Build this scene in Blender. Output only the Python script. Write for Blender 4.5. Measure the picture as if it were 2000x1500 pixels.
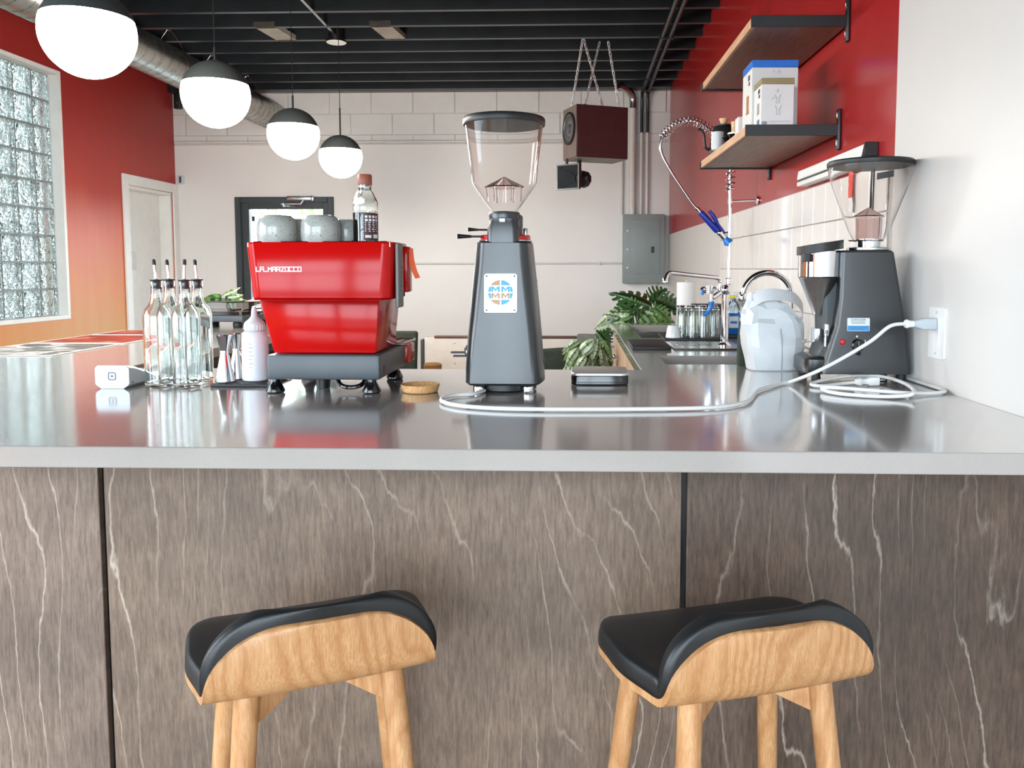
import bpy, bmesh, math, random
from math import sin, cos, pi, radians, sqrt
from mathutils import Vector, Matrix
random.seed(7)
for o in list(bpy.data.objects): bpy.data.objects.remove(o)
scene = bpy.context.scene
COL = scene.collection

# ------------------------------------------------------------------ camera
F, PPX, PPY, CZ = 1600.0, 1072.0, 647.0, 1.325
YAW, PITCH = math.atan(53/1600), math.atan(122/1600)
cam_d = bpy.data.cameras.new('camera'); cam = bpy.data.objects.new('camera', cam_d); COL.objects.link(cam)
cam.location = (0, 0, CZ); cam.rotation_euler = (pi/2 - PITCH, 0, YAW)
cam_d.sensor_width = 36; cam_d.lens = 36*F/2000
cam_d.shift_x = -(PPX-1000)/2000; cam_d.shift_y = -(750-PPY)/2000
cam_d.clip_start = .02; cam_d.clip_end = 200
scene.camera = cam
_f = Vector((-sin(YAW)*cos(PITCH), cos(YAW)*cos(PITCH), -sin(PITCH))); _r = Vector((cos(YAW), sin(YAW), 0)); _u = _r.cross(_f)
def at(x, y, X=None, Y=None, Z=None):          # the point of the room seen at a pixel, on a given plane
    d = _f*F + _r*(x-PPX) - _u*(y-PPY)
    t = X/d.x if X is not None else Y/d.y if Y is not None else (Z-CZ)/d.z
    return Vector((0, 0, CZ)) + d*t

# ------------------------------------------------------------------ world, exposure
w = bpy.data.worlds.new('sky'); scene.world = w; w.use_nodes = True
bg = w.node_tree.nodes['Background']; bg.inputs[0].default_value = (.76, .89, 1.0, 1); bg.inputs[1].default_value = 6.0
PENDANT = 38.0
vs = scene.view_settings; vs.view_transform = 'Standard'; vs.look = 'None'; vs.gamma = 1; vs.use_curve_mapping = False; vs.exposure = 1.2
scene.cycles.max_bounces = 10; scene.cycles.diffuse_bounces = 5; scene.cycles.glossy_bounces = 5; scene.cycles.transmission_bounces = 10
scene.cycles.transparent_max_bounces = 12; scene.cycles.sample_clamp_indirect = 6; scene.cycles.blur_glossy = .5
for i, (px, w_) in enumerate(((-2.75, 2.2), (-.3, 2.2))):     # daylight portals standing in the shop-front openings
    ld = bpy.data.lights.new('window_portal', 'AREA'); ld.shape = 'RECTANGLE'; ld.size = 2.3; ld.size_y = 2.55
    ld.cycles.is_portal = True
    lo = bpy.data.objects.new('window_portal', ld); COL.objects.link(lo); lo.location = (px, -2.69, 1.55); lo.rotation_euler = (pi/2, 0, 0)

ld = bpy.data.lights.new('window_portal', 'AREA'); ld.shape = 'RECTANGLE'; ld.size = 3.8; ld.size_y = 1.9; ld.cycles.is_portal = True
lo = bpy.data.objects.new('window_portal', ld); COL.objects.link(lo); lo.location = (-3.92, .5, 1.75); lo.rotation_euler = (0, -pi/2, 0); lo.rotation_euler = (pi/2, 0, -pi/2)
# ------------------------------------------------------------------ materials
def lin(c):
    return tuple(((v/255)/12.92 if v/255 <= .04045 else ((v/255+.055)/1.055)**2.4) for v in c[:3]) + (1,)
MATS = {}
class NT:
    def __init__(s, name):
        s.m = bpy.data.materials.new(name); s.m.use_nodes = True; s.t = s.m.node_tree; s.n = s.t.nodes
        s.b = s.n['Principled BSDF']
    def node(s, t, **k):
        n = s.n.new(t)
        for a, v in k.items(): setattr(n, a, v)
        return n
    def link(s, a, b): s.t.links.new(a, b)
    def coord(s, scale=(1,1,1), loc=(0,0,0), rot=(0,0,0)):
        c = s.node('ShaderNodeTexCoord'); mp = s.node('ShaderNodeMapping')
        mp.inputs['Scale'].default_value = scale; mp.inputs['Location'].default_value = loc; mp.inputs['Rotation'].default_value = rot
        s.link(c.outputs['Object'], mp.inputs[0]); return mp.outputs[0]
    def noise(s, v, scale=5, detail=3, rough=.55, dist=0):
        n = s.node('ShaderNodeTexNoise'); n.inputs['Scale'].default_value = scale; n.inputs['Detail'].default_value = detail
        n.inputs['Roughness'].default_value = rough; n.inputs['Distortion'].default_value = dist; s.link(v, n.inputs['Vector']); return n.outputs['Fac']
    def ramp(s, v, stops, interp='LINEAR'):
        r = s.node('ShaderNodeValToRGB'); r.color_ramp.interpolation = interp; e = r.color_ramp.elements
        while len(e) < len(stops): e.new(.5)
        for el, (p, c) in zip(e, stops): el.position = p; el.color = c if len(c) == 4 else lin(c)
        s.link(v, r.inputs[0]); return r.outputs[0]
    def mix(s, f, a, b, mode='MIX'):
        m = s.node('ShaderNodeMix', data_type='RGBA', blend_type=mode)
        for sock, v in ((m.inputs[0], f), (m.inputs[6], a), (m.inputs[7], b)):
            if hasattr(v, 'is_linked'): s.link(v, sock)
            elif isinstance(v, (int, float)): sock.default_value = v
            else: sock.default_value = v if len(v) == 4 else lin(v)
        return m.outputs[2]
    def math(s, op, a, b=0, c=0):
        m = s.node('ShaderNodeMath', operation=op)
        for sock, v in zip(m.inputs, (a, b, c)):
            if hasattr(v, 'is_linked'): s.link(v, sock)
            else: sock.default_value = v
        return m.outputs[0]
    def bump(s, h, strength=.2, dist=.002):
        b = s.node('ShaderNodeBump'); b.inputs['Strength'].default_value = strength; b.inputs['Distance'].default_value = dist
        s.link(h, b.inputs['Height']); s.link(b.outputs[0], s.b.inputs['Normal'])
    def done(s, **k):
        for a, v in k.items():
            sock = s.b.inputs[a.replace('_', ' ')]
            if hasattr(v, 'is_linked'): s.link(v, sock)
            else: sock.default_value = v if not isinstance(v, tuple) or len(v) == 4 else lin(v)
        MATS[s.m.name] = s.m; return s.m

def P(name, col, rough=.5, metal=0, var=.06, vscale=12, bump=0, bscale=60, **k):
    t = NT(name); c = t.coord()
    f = t.noise(c, vscale, 4)
    d = lin(col); lo = tuple(v*(1-var*2) for v in d[:3]) + (1,); hi = tuple(min(1, v*(1+var)) for v in d[:3]) + (1,)
    base = t.ramp(f, [(.3, lo), (.7, hi)])
    if bump: t.bump(t.noise(c, bscale, 3), bump)
    return t.done(Base_Color=base, Roughness=rough, Metallic=metal, **k)

P('white_wall', (226, 222, 217), .55, var=.02, vscale=2, bump=.05, bscale=30)
P('near_wall', (205, 200, 195), .4, var=.015, vscale=2, bump=.04, bscale=20)
P('block_paint', (222, 219, 214), .6, var=.03, vscale=5, bump=.25, bscale=90)
P('red_wall', (164, 36, 34), .22, var=.06, vscale=2, bump=.05, bscale=25)
P('white_trim', (232, 231, 226), .4, var=.02)
P('dark_frame', (52, 58, 60), .45, var=.05)
P('joist_black', (38, 41, 44), .3, var=.15, vscale=6, bump=.15, bscale=40)
P('deck_black', (24, 25, 27), .7, var=.1)
P('blocking_wood', (150, 142, 130), .7, var=.12, vscale=9)
P('floor_concrete', (150, 138, 124), .35, var=.1, vscale=2)
P('ground_grey', (120, 120, 118), .9, var=.15, vscale=1)
P('black', (18, 18, 19), .45, var=.1)
P('black_gloss', (12, 12, 13), .12, var=.05)
P('black_rubber', (25, 26, 27), .6, var=.1, bump=.1, bscale=200)
P('black_steel', (30, 31, 32), .38, var=.1, bump=.1, bscale=120)
P('grinder_coat', (29, 32, 34), .3, var=.04, vscale=20, bump=.05, bscale=600, Specular_IOR_Level=.7)
P('base_coat', (62, 68, 72), .4, var=.04, vscale=20, bump=.05, bscale=500)
P('machine_red', (176, 10, 9), .12, var=.02, vscale=3, Specular_IOR_Level=.2)
P('chrome', (225, 226, 228), .07, 1, var=.02)
P('zinc', (206, 206, 204), .4, .45, var=.06)
P('steel', (190, 190, 190), .24, 1, var=.06, vscale=30)
P('galvanized', (172, 168, 160), .3, 1, var=.14, vscale=14, bump=.05, bscale=30)
P('grey_paint', (128, 136, 134), .45, var=.03)
P('grey_side', (98, 98, 94), .4, var=.04)
P('conduit_paint', (214, 210, 204), .5, var=.03)
P('white_plastic', (196, 201, 205), .28, var=.01)
P('outlet_white', (224, 223, 220), .3, var=.01)
P('cord_white', (222, 222, 220), .4, var=.02)
P('plug_grey', (176, 182, 186), .4, var=.03)
P('paper_white', (222, 220, 216), .6, var=.02)
P('paper_grey', (150, 150, 150), .7, var=.05)
P('blue_lid', (30, 110, 205), .45, var=.04)
P('blue_print', (60, 110, 160), .5, var=.04)
P('gold_lid', (146, 130, 88), .45, var=.05)
P('brown_print', (164, 116, 62), .6, var=.08)
P('light_wood', (222, 184, 138), .5, var=.1, vscale=30)
P('cork', (200, 152, 98), .8, var=.16, vscale=160, bump=.3, bscale=260)
P('speaker_wood', (64, 28, 28), .45, var=.12, vscale=20)
P('speaker_front', (112, 96, 88), .5, var=.06)
P('speaker_under', (150, 148, 144), .6)
P('cone_grey', (70, 74, 74), .4, var=.1)
P('horn_grey', (66, 70, 70), .35, var=.1)
P('green_fabric', (48, 58, 46), .8, var=.15, vscale=30, bump=.2, bscale=200)
P('grey_fabric', (104, 106, 98), .8, var=.1, vscale=30)
P('cream_panel', (222, 214, 204), .5, var=.03)
P('brown_edge', (98, 66, 52), .4, var=.1)
P('leather_black', (22, 24, 26), .42, var=.08, vscale=30, bump=.12, bscale=420)
P('blue_handle', (26, 44, 140), .3, var=.05)
P('blue_rubber', (20, 110, 190), .35, var=.05)
P('blue_liquid', (18, 98, 176), .12, var=.05)
P('yellow', (226, 204, 60), .4, var=.05)
P('orange_tag', (246, 104, 50), .6, var=.04)
P('red_plastic', (190, 20, 24), .3, var=.04)
P('brown_cap', (142, 74, 54), .5, var=.06)
P('syrup', (28, 12, 12), .08, var=.05)
P('label_brown', (70, 34, 32), .5, var=.06)
P('pot_grey', (120, 124, 120), .6, var=.1)
P('soil', (50, 38, 28), .9, var=.2, vscale=60)
P('stem_green', (96, 120, 66), .5, var=.1)
P('label_white', (212, 218, 220), .4, var=.01)
P('label_blue', (66, 140, 196), .4, var=.05)
P('tile_white', (226, 219, 212), .12, var=.03, vscale=3)
P('grout', (188, 180, 172), .8)
P('tag_red', (224, 70, 60), .6)
P('porcelain', (208, 210, 208), .15, var=.02)
P('logo_grey', (84, 94, 102), .5)
P('print_dark', (52, 54, 56), .6)
P('plate_metal', (176, 186, 192), .2, .85, var=.05, vscale=40)
P('logo_blue', (60, 126, 150), .4, .3)
P('logo_brown', (140, 112, 84), .4, .3)
P('cabinet_wood', (176, 142, 112), .5, var=.1, vscale=12)
P('sink_steel', (112, 106, 100), .3, 1, var=.1, vscale=8)
P('sink_dark', (60, 56, 52), .4, .6, var=.1)
P('pale_green', (190, 200, 190), .5)
P('aluminium', (196, 194, 190), .35, .7, var=.04)

def glassy(name, col=(255, 255, 255), rough=0.0, ior=1.45, bumpy=0, bscale=20):
    t = NT(name); c = t.coord()
    f = t.noise(c, 40, 2)
    base = t.ramp(f, [(0, lin(col)), (1, tuple(min(1, v*1.0) for v in lin(col)[:3]) + (1,))])
    if bumpy: t.bump(t.noise(c, bscale, 2, .5, 1.2), bumpy, .02)
    return t.done(Base_Color=base, Roughness=rough, Transmission_Weight=1.0, IOR=ior)
glassy('clear_glass', (250, 255, 253))
glassy('hopper_plastic', (253, 251, 250), .0, 1.22)
glassy('smoke_plastic', (232, 218, 216), .02, 1.3)
glassy('block_glass', (178, 188, 182), .03, 1.45, 1.0, 16)
glassy('pane_glass', (245, 250, 248), 0, 1.2)
glassy('dust_cover', (205, 200, 196), .04, 1.3)
glassy('spray_clear', (220, 235, 245), .03, 1.4)

def make_special():
    # grey polished quartz
    t = NT('quartz'); c = t.coord()
    a = t.noise(c, 3, 3); b = t.noise(c, 900, 2, .7)
    base = t.mix(t.ramp(b, [(.55, (0,0,0,1)), (.75, (1,1,1,1))]), t.ramp(a, [(.3, (150, 144, 139)), (.7, (161, 154, 149))]), (174, 167, 162))
    t.done(Base_Color=base, Roughness=t.ramp(t.noise(c, 5, 4), [(.3, (.10,.10,.10,1)), (.7, (.15,.15,.15,1))]), Specular_IOR_Level=.6, Coat_Weight=.85, Coat_IOR=1.7, Coat_Roughness=.10)
    # stained birch plywood: vertical fibre, cathedral figure in pale lines, dark blotches
    for nm, dk, lt, seed in (('ply_a', (94, 77, 66), (142, 121, 106), 0), ('ply_b', (92, 74, 61), (140, 118, 100), 11.3), ('ply_c', (64, 50, 41), (110, 89, 74), 5.7)):
        t = NT(nm)
        grain = t.noise(t.coord((170, 1, 20), (seed, 0, seed)), 1, 6, .72)
        fine = t.noise(t.coord((520, 1, 60), (seed, 0, seed)), 1, 3, .7)
        sep = t.node('ShaderNodeSeparateXYZ'); cc = t.node('ShaderNodeTexCoord'); t.link(cc.outputs['Object'], sep.inputs[0])
        big = t.noise(t.coord((2.6, 1, .8), (seed, 0, seed*2)), 1, 1.6, .5)
        wig = t.noise(t.coord((20, 1, 5), (seed*3, 0, seed)), 1, 4, .6)
        f1 = t.math('ADD', t.math('MULTIPLY', sep.outputs[0], 17.0), t.math('ADD', t.math('MULTIPLY', big, 13.0), t.math('MULTIPLY', wig, .8)))
        lines = t.ramp(t.math('PINGPONG', f1, .5), [(0, (1,1,1,1)), (.022, (.45,.45,.45,1)), (.05, (0,0,0,1))])
        shade = t.ramp(t.math('PINGPONG', t.math('ADD', f1, .3), .5), [(0, (0,0,0,1)), (1, (1,1,1,1))])
        fade = t.ramp(t.noise(t.coord((7, 1, 1.6), (seed*3, 0, 2)), 1, 4), [(.42, (.05,.05,.05,1)), (.64, (1,1,1,1))])
        blot = t.ramp(t.noise(t.coord((2.0, 1, 2.4), (seed, 0, 7)), 1.3, 5, .6), [(.36, (0,0,0,1)), (.6, (1,1,1,1))])
        base = t.ramp(grain, [(.34, dk), (.66, lt)])
        base = t.mix(t.math('MULTIPLY', fine, .4), base, dk)
        base = t.mix(t.math('MULTIPLY', shade, .10), base, lt)
        base = t.mix(t.math('MULTIPLY', t.math('SUBTRACT', 1, blot), .45), base, tuple(v*.66 for v in dk))
        base = t.mix(t.math('MULTIPLY', t.math('MULTIPLY', lines, fade), .6), base, (204, 188, 172))
        t.bump(grain, .12, .001)
        t.done(Base_Color=base, Roughness=.5)
    # oak
    for nm, seed in (('oak_a', 0), ('oak_b', 4.2)):
        t = NT(nm)
        sep = t.node('ShaderNodeSeparateXYZ'); cc = t.node('ShaderNodeTexCoord'); t.link(cc.outputs['Object'], sep.inputs[0])
        big = t.noise(t.coord((5.5, 5.5, 2.6), (seed, 0, seed)), 1, 1.5, .5)
        wig = t.noise(t.coord((40, 40, 14), (seed, 0, 0)), 1, 3, .6)
        f1 = t.math('ADD', t.math('MULTIPLY', sep.outputs[0], 34.0), t.math('ADD', t.math('MULTIPLY', big, 9.0), t.math('MULTIPLY', wig, 1.2)))
        fine = t.noise(t.coord((460, 460, 12), (seed, 0, 0)), 1, 4, .75)
        base = t.ramp(t.math('PINGPONG', f1, .5), [(0, (174, 124, 80)), (.2, (188, 141, 95)), (.5, (198, 153, 108))])
        base = t.mix(t.math('MULTIPLY', t.ramp(fine, [(.38, (1,1,1,1)), (.6, (0,0,0,1))]), .55), base, (152, 100, 56))
        t.bump(fine, .06, .001); t.done(Base_Color=base, Roughness=.42)
    # walnut shelf
    t = NT('walnut'); g = t.noise(t.coord((90, 7, 60)), 1, 5, .65, .5)
    t.done(Base_Color=t.ramp(g, [(.3, (84, 58, 42)), (.7, (132, 100, 76))]), Roughness=.4)
    t = NT('shelf_edge'); g = t.noise(t.coord((90, 7, 60)), 1, 4)
    t.done(Base_Color=t.ramp(g, [(.3, (186, 142, 106)), (.7, (214, 172, 136))]), Roughness=.5)
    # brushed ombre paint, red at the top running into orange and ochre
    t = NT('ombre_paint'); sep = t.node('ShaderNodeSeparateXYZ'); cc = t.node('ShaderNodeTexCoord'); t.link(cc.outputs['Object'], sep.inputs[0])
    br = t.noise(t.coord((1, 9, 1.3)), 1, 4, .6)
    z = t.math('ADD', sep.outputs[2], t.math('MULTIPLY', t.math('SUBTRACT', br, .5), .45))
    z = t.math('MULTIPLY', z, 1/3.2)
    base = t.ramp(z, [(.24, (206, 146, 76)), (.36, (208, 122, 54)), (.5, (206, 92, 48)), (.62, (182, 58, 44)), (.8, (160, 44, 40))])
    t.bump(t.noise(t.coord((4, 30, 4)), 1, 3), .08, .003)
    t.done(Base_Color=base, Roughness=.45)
    # speckled stoneware
    t = NT('stoneware'); c = t.coord(); v = t.node('ShaderNodeTexVoronoi'); v.inputs['Scale'].default_value = 130; t.link(c, v.inputs['Vector'])
    big = t.node('ShaderNodeTexVoronoi'); big.inputs['Scale'].default_value = 70; t.link(c, big.inputs['Vector'])
    s1 = t.ramp(v.outputs['Distance'], [(.16, (1,1,1,1)), (.24, (0,0,0,1))]); s2 = t.ramp(big.outputs['Distance'], [(.10, (1,1,1,1)), (.14, (0,0,0,1))])
    base = t.mix(t.math('MULTIPLY', s1, .55), t.ramp(t.noise(c, 25, 3), [(.3, (146, 150, 146)), (.7, (170, 171, 163))]), (92, 88, 80))
    base = t.mix(s2, base, (48, 44, 40)); t.done(Base_Color=base, Roughness=.16)
    # leaves
    for nm, a, b in (('leaf_dark', (34, 58, 32), (58, 92, 48)), ('leaf_mid', (60, 98, 44), (112, 146, 80)), ('leaf_var', (74, 104, 62), (186, 200, 166)), ('leaf_out', (120, 160, 80), (190, 210, 150))):
        t = NT(nm); c = t.coord(); f = t.noise(t.coord((8, 30, 8)), 3, 4)
        t.done(Base_Color=t.ramp(f, [(.35, a), (.65, b)]), Roughness=.3)
    # lamp globe
    t = NT('globe_glow'); c = t.coord(); f = t.noise(c, 6, 2)
    t.done(Base_Color=(250, 248, 240), Roughness=.4, Emission_Color=t.ramp(f, [(0, (1, .94, .86, 1)), (1, (1, .97, .91, 1))]), Emission_Strength=PENDANT)
    # crumpled foil bag
    t = NT('bag_white'); c = t.coord(); f = t.noise(c, 14, 2, .5, .6); t.bump(f, .25, .01)
    t.done(Base_Color=t.ramp(f, [(.2, (206, 210, 212)), (.8, (222, 225, 226))]), Roughness=.34)
    t = NT('bottle_frost'); c = t.coord(); f = t.noise(c, 8, 2)
    t.done(Base_Color=t.ramp(f, [(.2, (212, 216, 222)), (.8, (222, 225, 230))]), Roughness=.3, Transmission_Weight=.08, IOR=1.3)
    t = NT('poster_a'); c = t.coord((3.5, 3.5, 3.5)); f = t.noise(c, 1.6, 4, .5, 1.5)
    t.done(Base_Color=t.ramp(f, [(.3, (46, 46, 43)), (.48, (104, 104, 100)), (.56, (206, 204, 200)), (.66, (110, 32, 26))]), Roughness=.45)
    t = NT('poster_b'); c = t.coord((3, 3, 3)); f = t.noise(c, 1.6, 4, .5, 1.5)
    t.done(Base_Color=t.ramp(f, [(.3, (84, 24, 18)), (.55, (150, 54, 36)), (.68, (200, 160, 130))]), Roughness=.45)
    t = NT('cap_grey'); c = t.coord(); f = t.noise(c, 300, 2)
    t.bump(f, .1); t.done(Base_Color=t.ramp(f, [(.3, (58, 62, 61)), (.7, (74, 78, 76))]), Roughness=.5)
make_special()
M = MATS

# ------------------------------------------------------------------ mesh building
class MB:
    def __init__(s): s.v = []; s.f = []; s.m = []; s.mi = 0
    def add(s, vs, fs, mi=None):
        b = len(s.v); s.v += [tuple(v) for v in vs]; s.f += [tuple(b+i for i in f) for f in fs]; s.m += [s.mi if mi is None else mi]*len(fs); return s
    def box(s, a, b, bev=0, seg=2):
        x0, y0, z0 = (min(a[i], b[i]) for i in range(3)); x1, y1, z1 = (max(a[i], b[i]) for i in range(3))
        if bev:
            bm = bmesh.new(); bmesh.ops.create_cube(bm, size=1)
            for v in bm.verts: v.co = Vector(((x0+x1)/2 + v.co.x*(x1-x0), (y0+y1)/2 + v.co.y*(y1-y0), (z0+z1)/2 + v.co.z*(z1-z0)))
            bmesh.ops.bevel(bm, geom=bm.edges[:], offset=bev, segments=seg, profile=.5, affect='EDGES')
            bm.verts.index_update(); s.add([v.co for v in bm.verts], [[v.index for v in f.verts] for f in bm.faces]); bm.free(); return s
        return s.hexa([(x0,y0,z0),(x1,y0,z0),(x1,y1,z0),(x0,y1,z0),(x0,y0,z1),(x1,y0,z1),(x1,y1,z1),(x0,y1,z1)])
    def hexa(s, p, bev=0, seg=2):
        fs = [(3,2,1,0),(4,5,6,7),(0,1,5,4),(1,2,6,5),(2,3,7,6),(3,0,4,7)]
        if bev:
            bm = bmesh.new(); vv = [bm.verts.new(q) for q in p]
            for f in fs: bm.faces.new([vv[i] for i in f])
            bmesh.ops.bevel(bm, geom=bm.edges[:], offset=bev, segments=seg, profile=.5, affect='EDGES')
            bm.verts.index_update(); s.add([v.co for v in bm.verts], [[v.index for v in f.verts] for f in bm.faces]); bm.free(); return s
        return s.add(p, fs)
    def prism(s, poly, h, axis='z', o=0):       # polygon (ccw) extruded by h along axis
        n = len(poly)
        def pt(a, b, c): return {'z': (a, b, c), 'y': (a, c, b), 'x': (c, a, b)}[axis]
        vs = [pt(a, b, o) for a, b in poly] + [pt(a, b, o+h) for a, b in poly]
        fs = [tuple(range(n-1, -1, -1)), tuple(range(n, 2*n))] + [(i, (i+1) % n, n+(i+1) % n, n+i) for i in range(n)]
        return s.add(vs, fs)
    def lathe(s, prof, c=(0,0,0), n=32, axis=None, caps=True, arc=None):
        R = Matrix.Identity(3) if axis is None else Vector((0,0,1)).rotation_difference(Vector(axis).normalized()).to_matrix()
        c = Vector(c); vs = []; fs = []
        for r, z in prof:
            for k in range(n):
                a = 2*pi*k/n; vs.append(c + R @ Vector((r*cos(a), r*sin(a), z)))
        m = len(prof)
        for i in range(m-1):
            for k in range(n): fs.append((i*n+k, i*n+(k+1) % n, (i+1)*n+(k+1) % n, (i+1)*n+k))
        if caps:
            if prof[0][0] > 1e-5: fs.append(tuple(range(n-1, -1, -1)))
            if prof[-1][0] > 1e-5: fs.append(tuple(range((m-1)*n, m*n)))
        return s.add(vs, fs)
    def rod(s, a, b, r0, r1=None, n=16):
        a, b = Vector(a), Vector(b); d = b-a
        return s.lathe([(r0, 0), (r0 if r1 is None else r1, d.length)], a, n, d)
    def tube(s, pts, r, n=10, closed=False):
        pts = [Vector(p) for p in pts]; m = len(pts); vs = []; fs = []; up = None
        for i, p in enumerate(pts):
            d = (pts[(i+1) % m] - pts[i-1]) if closed else (pts[min(i+1, m-1)] - pts[max(i-1, 0)])
            d.normalize()
            if up is None: up = d.orthogonal().normalized()
            up = (up - d*up.dot(d)).normalized(); sd = d.cross(up)
            rr = r[i] if isinstance(r, (list, tuple)) else r
            for k in range(n): a = 2*pi*k/n; vs.append(p + (up*cos(a) + sd*sin(a))*rr)
        q = m if closed else m-1
        for i in range(q):
            j = (i+1) % m
            for k in range(n): fs.append((i*n+k, i*n+(k+1) % n, j*n+(k+1) % n, j*n+k))
        if not closed: fs += [tuple(range(n-1, -1, -1)), tuple(range((m-1)*n, m*n))]
        return s.add(vs, fs)
    def sphere(s, c, r, n=24, m=16, sc=(1,1,1)):
        c = Vector(c); vs = [c + Vector((0,0,-r*sc[2]))]; fs = []
        for i in range(1, m):
            t = -pi/2 + pi*i/m
            for k in range(n): a = 2*pi*k/n; vs.append(c + Vector((r*sc[0]*cos(t)*cos(a), r*sc[1]*cos(t)*sin(a), r*sc[2]*sin(t))))
        vs.append(c + Vector((0,0,r*sc[2])))
        fs += [(0, 1+(k+1) % n, 1+k) for k in range(n)]
        for i in range(m-2):
            for k in range(n): fs.append((1+i*n+k, 1+i*n+(k+1) % n, 1+(i+1)*n+(k+1) % n, 1+(i+1)*n+k))
        L = len(vs)-1; b = 1+(m-2)*n
        fs += [(b+k, b+(k+1) % n, L) for k in range(n)]
        return s.add(vs, fs)
    def loft(s, rings, caps=True):
        n = len(rings[0]); vs = [p for r in rings for p in r]; fs = []
        for i in range(len(rings)-1):
            for k in range(n): fs.append((i*n+k, i*n+(k+1) % n, (i+1)*n+(k+1) % n, (i+1)*n+k))
        if caps: fs += [tuple(range(n-1, -1, -1)), tuple(range((len(rings)-1)*n, len(rings)*n))]
        return s.add(vs, fs)
    def mesh(s, name):
        me = bpy.data.meshes.new(name); me.from_pydata(s.v, [], s.f); me.polygons.foreach_set('material_index', s.m); me.update(); return me
    def build(s, name, mat, parent=None, smooth=True, ang=38, loc=None, rot=None, mod=None):
        me = s.mesh(name)
        for mm in (mat if isinstance(mat, (list, tuple)) else [mat]): me.materials.append(M[mm])
        bm = bmesh.new(); bm.from_mesh(me); bmesh.ops.recalc_face_normals(bm, faces=bm.faces[:]); bm.to_mesh(me); bm.free()
        if smooth: me.shade_smooth(); me.set_sharp_from_angle(angle=radians(ang))
        return obj(name, me, parent, loc, rot, mod)
def obj(name, me, parent=None, loc=None, rot=None, mod=None):
    o = bpy.data.objects.new(name, me); COL.objects.link(o)
    if parent: o.parent = parent
    if loc is not None: o.location = loc
    if rot is not None: o.rotation_euler = rot
    if mod: b = o.modifiers.new('bevel', 'BEVEL'); b.width = mod; b.segments = 2; b.limit_method = 'ANGLE'; b.angle_limit = radians(40)
    return o
def thing(name, label, cat, loc=(0,0,0), rz=0, group=None):
    o = bpy.data.objects.new(name, None); COL.objects.link(o); o.location = loc; o.rotation_euler = (0, 0, rz); o.empty_display_size = .05
    return tag(o, label, cat, group)
def tag(o, label, cat, group=None):
    o['label'] = label; o['category'] = cat
    if group: o['group'] = group
    return o
def struct(o, label=None, cat=None):
    o['kind'] = 'structure'
    if label: o['label'] = label
    if cat: o['category'] = cat
    return o
def copy_tree(o, parent=None):
    c = o.copy(); COL.objects.link(c); c.parent = parent
    for ch in list(o.children): copy_tree(ch, c)
    return c
def text(name, s, size, mat, parent, loc, rot, ext=.0004, align='CENTER', sx=1):
    cu = bpy.data.curves.new(name, 'FONT'); cu.body = s; cu.size = size; cu.extrude = ext; cu.align_x = align; cu.align_y = 'CENTER'; cu.resolution_u = 2
    t = bpy.data.objects.new('tmp', cu); COL.objects.link(t); bpy.context.view_layer.update()
    me = bpy.data.meshes.new_from_object(t.evaluated_get(bpy.context.evaluated_depsgraph_get())); bpy.data.objects.remove(t)
    me.name = name; me.materials.clear(); me.materials.append(M[mat])
    o = obj(name, me, parent, loc, rot); o.scale = (sx, 1, 1); return o
def smoothpath(pts, k=6):
    pts = [Vector(p) for p in pts]; out = []
    for i in range(len(pts)-1):
        p0, p1, p2, p3 = pts[max(i-1, 0)], pts[i], pts[i+1], pts[min(i+2, len(pts)-1)]
        for j in range(k):
            t = j/k; out.append(.5*((2*p1) + (p2-p0)*t + (2*p0-5*p1+4*p2-p3)*t*t + (3*p1-p0-3*p2+p3)*t**3))
    out.append(pts[-1]); return out
def rrect(w, d, r, n=5, cx=0, cy=0):
    out = []
    for sx, sy, a0 in ((1,1,0), (-1,1,90), (-1,-1,180), (1,-1,270)):
        for k in range(n+1):
            a = radians(a0 + 90*k/n); out.append((cx + sx*(w/2-r) + r*cos(a), cy + sy*(d/2-r) + r*sin(a)))
    return out
def arcpts(c, r, a0, a1, n, plane='xz'):
    out = []
    for k in range(n+1):
        a = radians(a0 + (a1-a0)*k/n); u, v = r*cos(a), r*sin(a)
        out.append(Vector((c[0]+u, c[1], c[2]+v)) if plane == 'xz' else Vector((c[0]+u, c[1]+v, c[2])))
    return out

YB = 8.0                                   # back wall
XL = -3.93                                 # left wall
def WX(y): return .98 - .0142*(y-2.0)      # right wall, very slightly off square
WROT = math.atan(.0142)
CT = 1.0                                   # worktop height
ZJ = 3.02                                  # underside of joists

# ================================================================== SETTING
struct(MB().box((-5.5, -2.9, -.15), (1.6, 8.3, 0)).build('floor', 'floor_concrete'))
struct(MB().box((-60, -60, -.3), (60, 60, -.2)).build('ground_outside', 'ground_grey'))
ceil = struct(MB().box((-4.2, -2.9, 3.30), (1.4, 8.3, 3.42)).build('ceiling', 'deck_black'))
MB().box((-3.2, -2.6, ZJ), (-3.1, 7.89, 3.299)).build('bearing_beam', 'joist_black', ceil)
jm = MB().box((-3.099, -.02, ZJ), (1.0, .02, 3.299)).mesh('joist'); jm.materials.append(M['joist_black'])
y = 7.86
while y > -2.5:
    o = obj('joist', jm, ceil); o.location = (0, y, 0); y -= .335
MB().box((-3.93, 7.9, ZJ+.0), (.9, 7.995, 3.2)).build('ledger_beam', 'joist_black', ceil)
for i in range(9):                          # thin bridging straps between the joists
    yy = 7.86 - .335*i
    MB().hexa([(-1.27, yy-.315, ZJ+.02), (-1.24, yy-.315, ZJ+.02), (-1.24, yy-.02, ZJ+.2), (-1.27, yy-.02, ZJ+.2),
               (-1.27, yy-.315, ZJ+.03), (-1.24, yy-.315, ZJ+.03), (-1.24, yy-.02, ZJ+.21), (-1.27, yy-.02, ZJ+.21)]).build('bridging_strap', 'joist_black', ceil)
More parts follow.
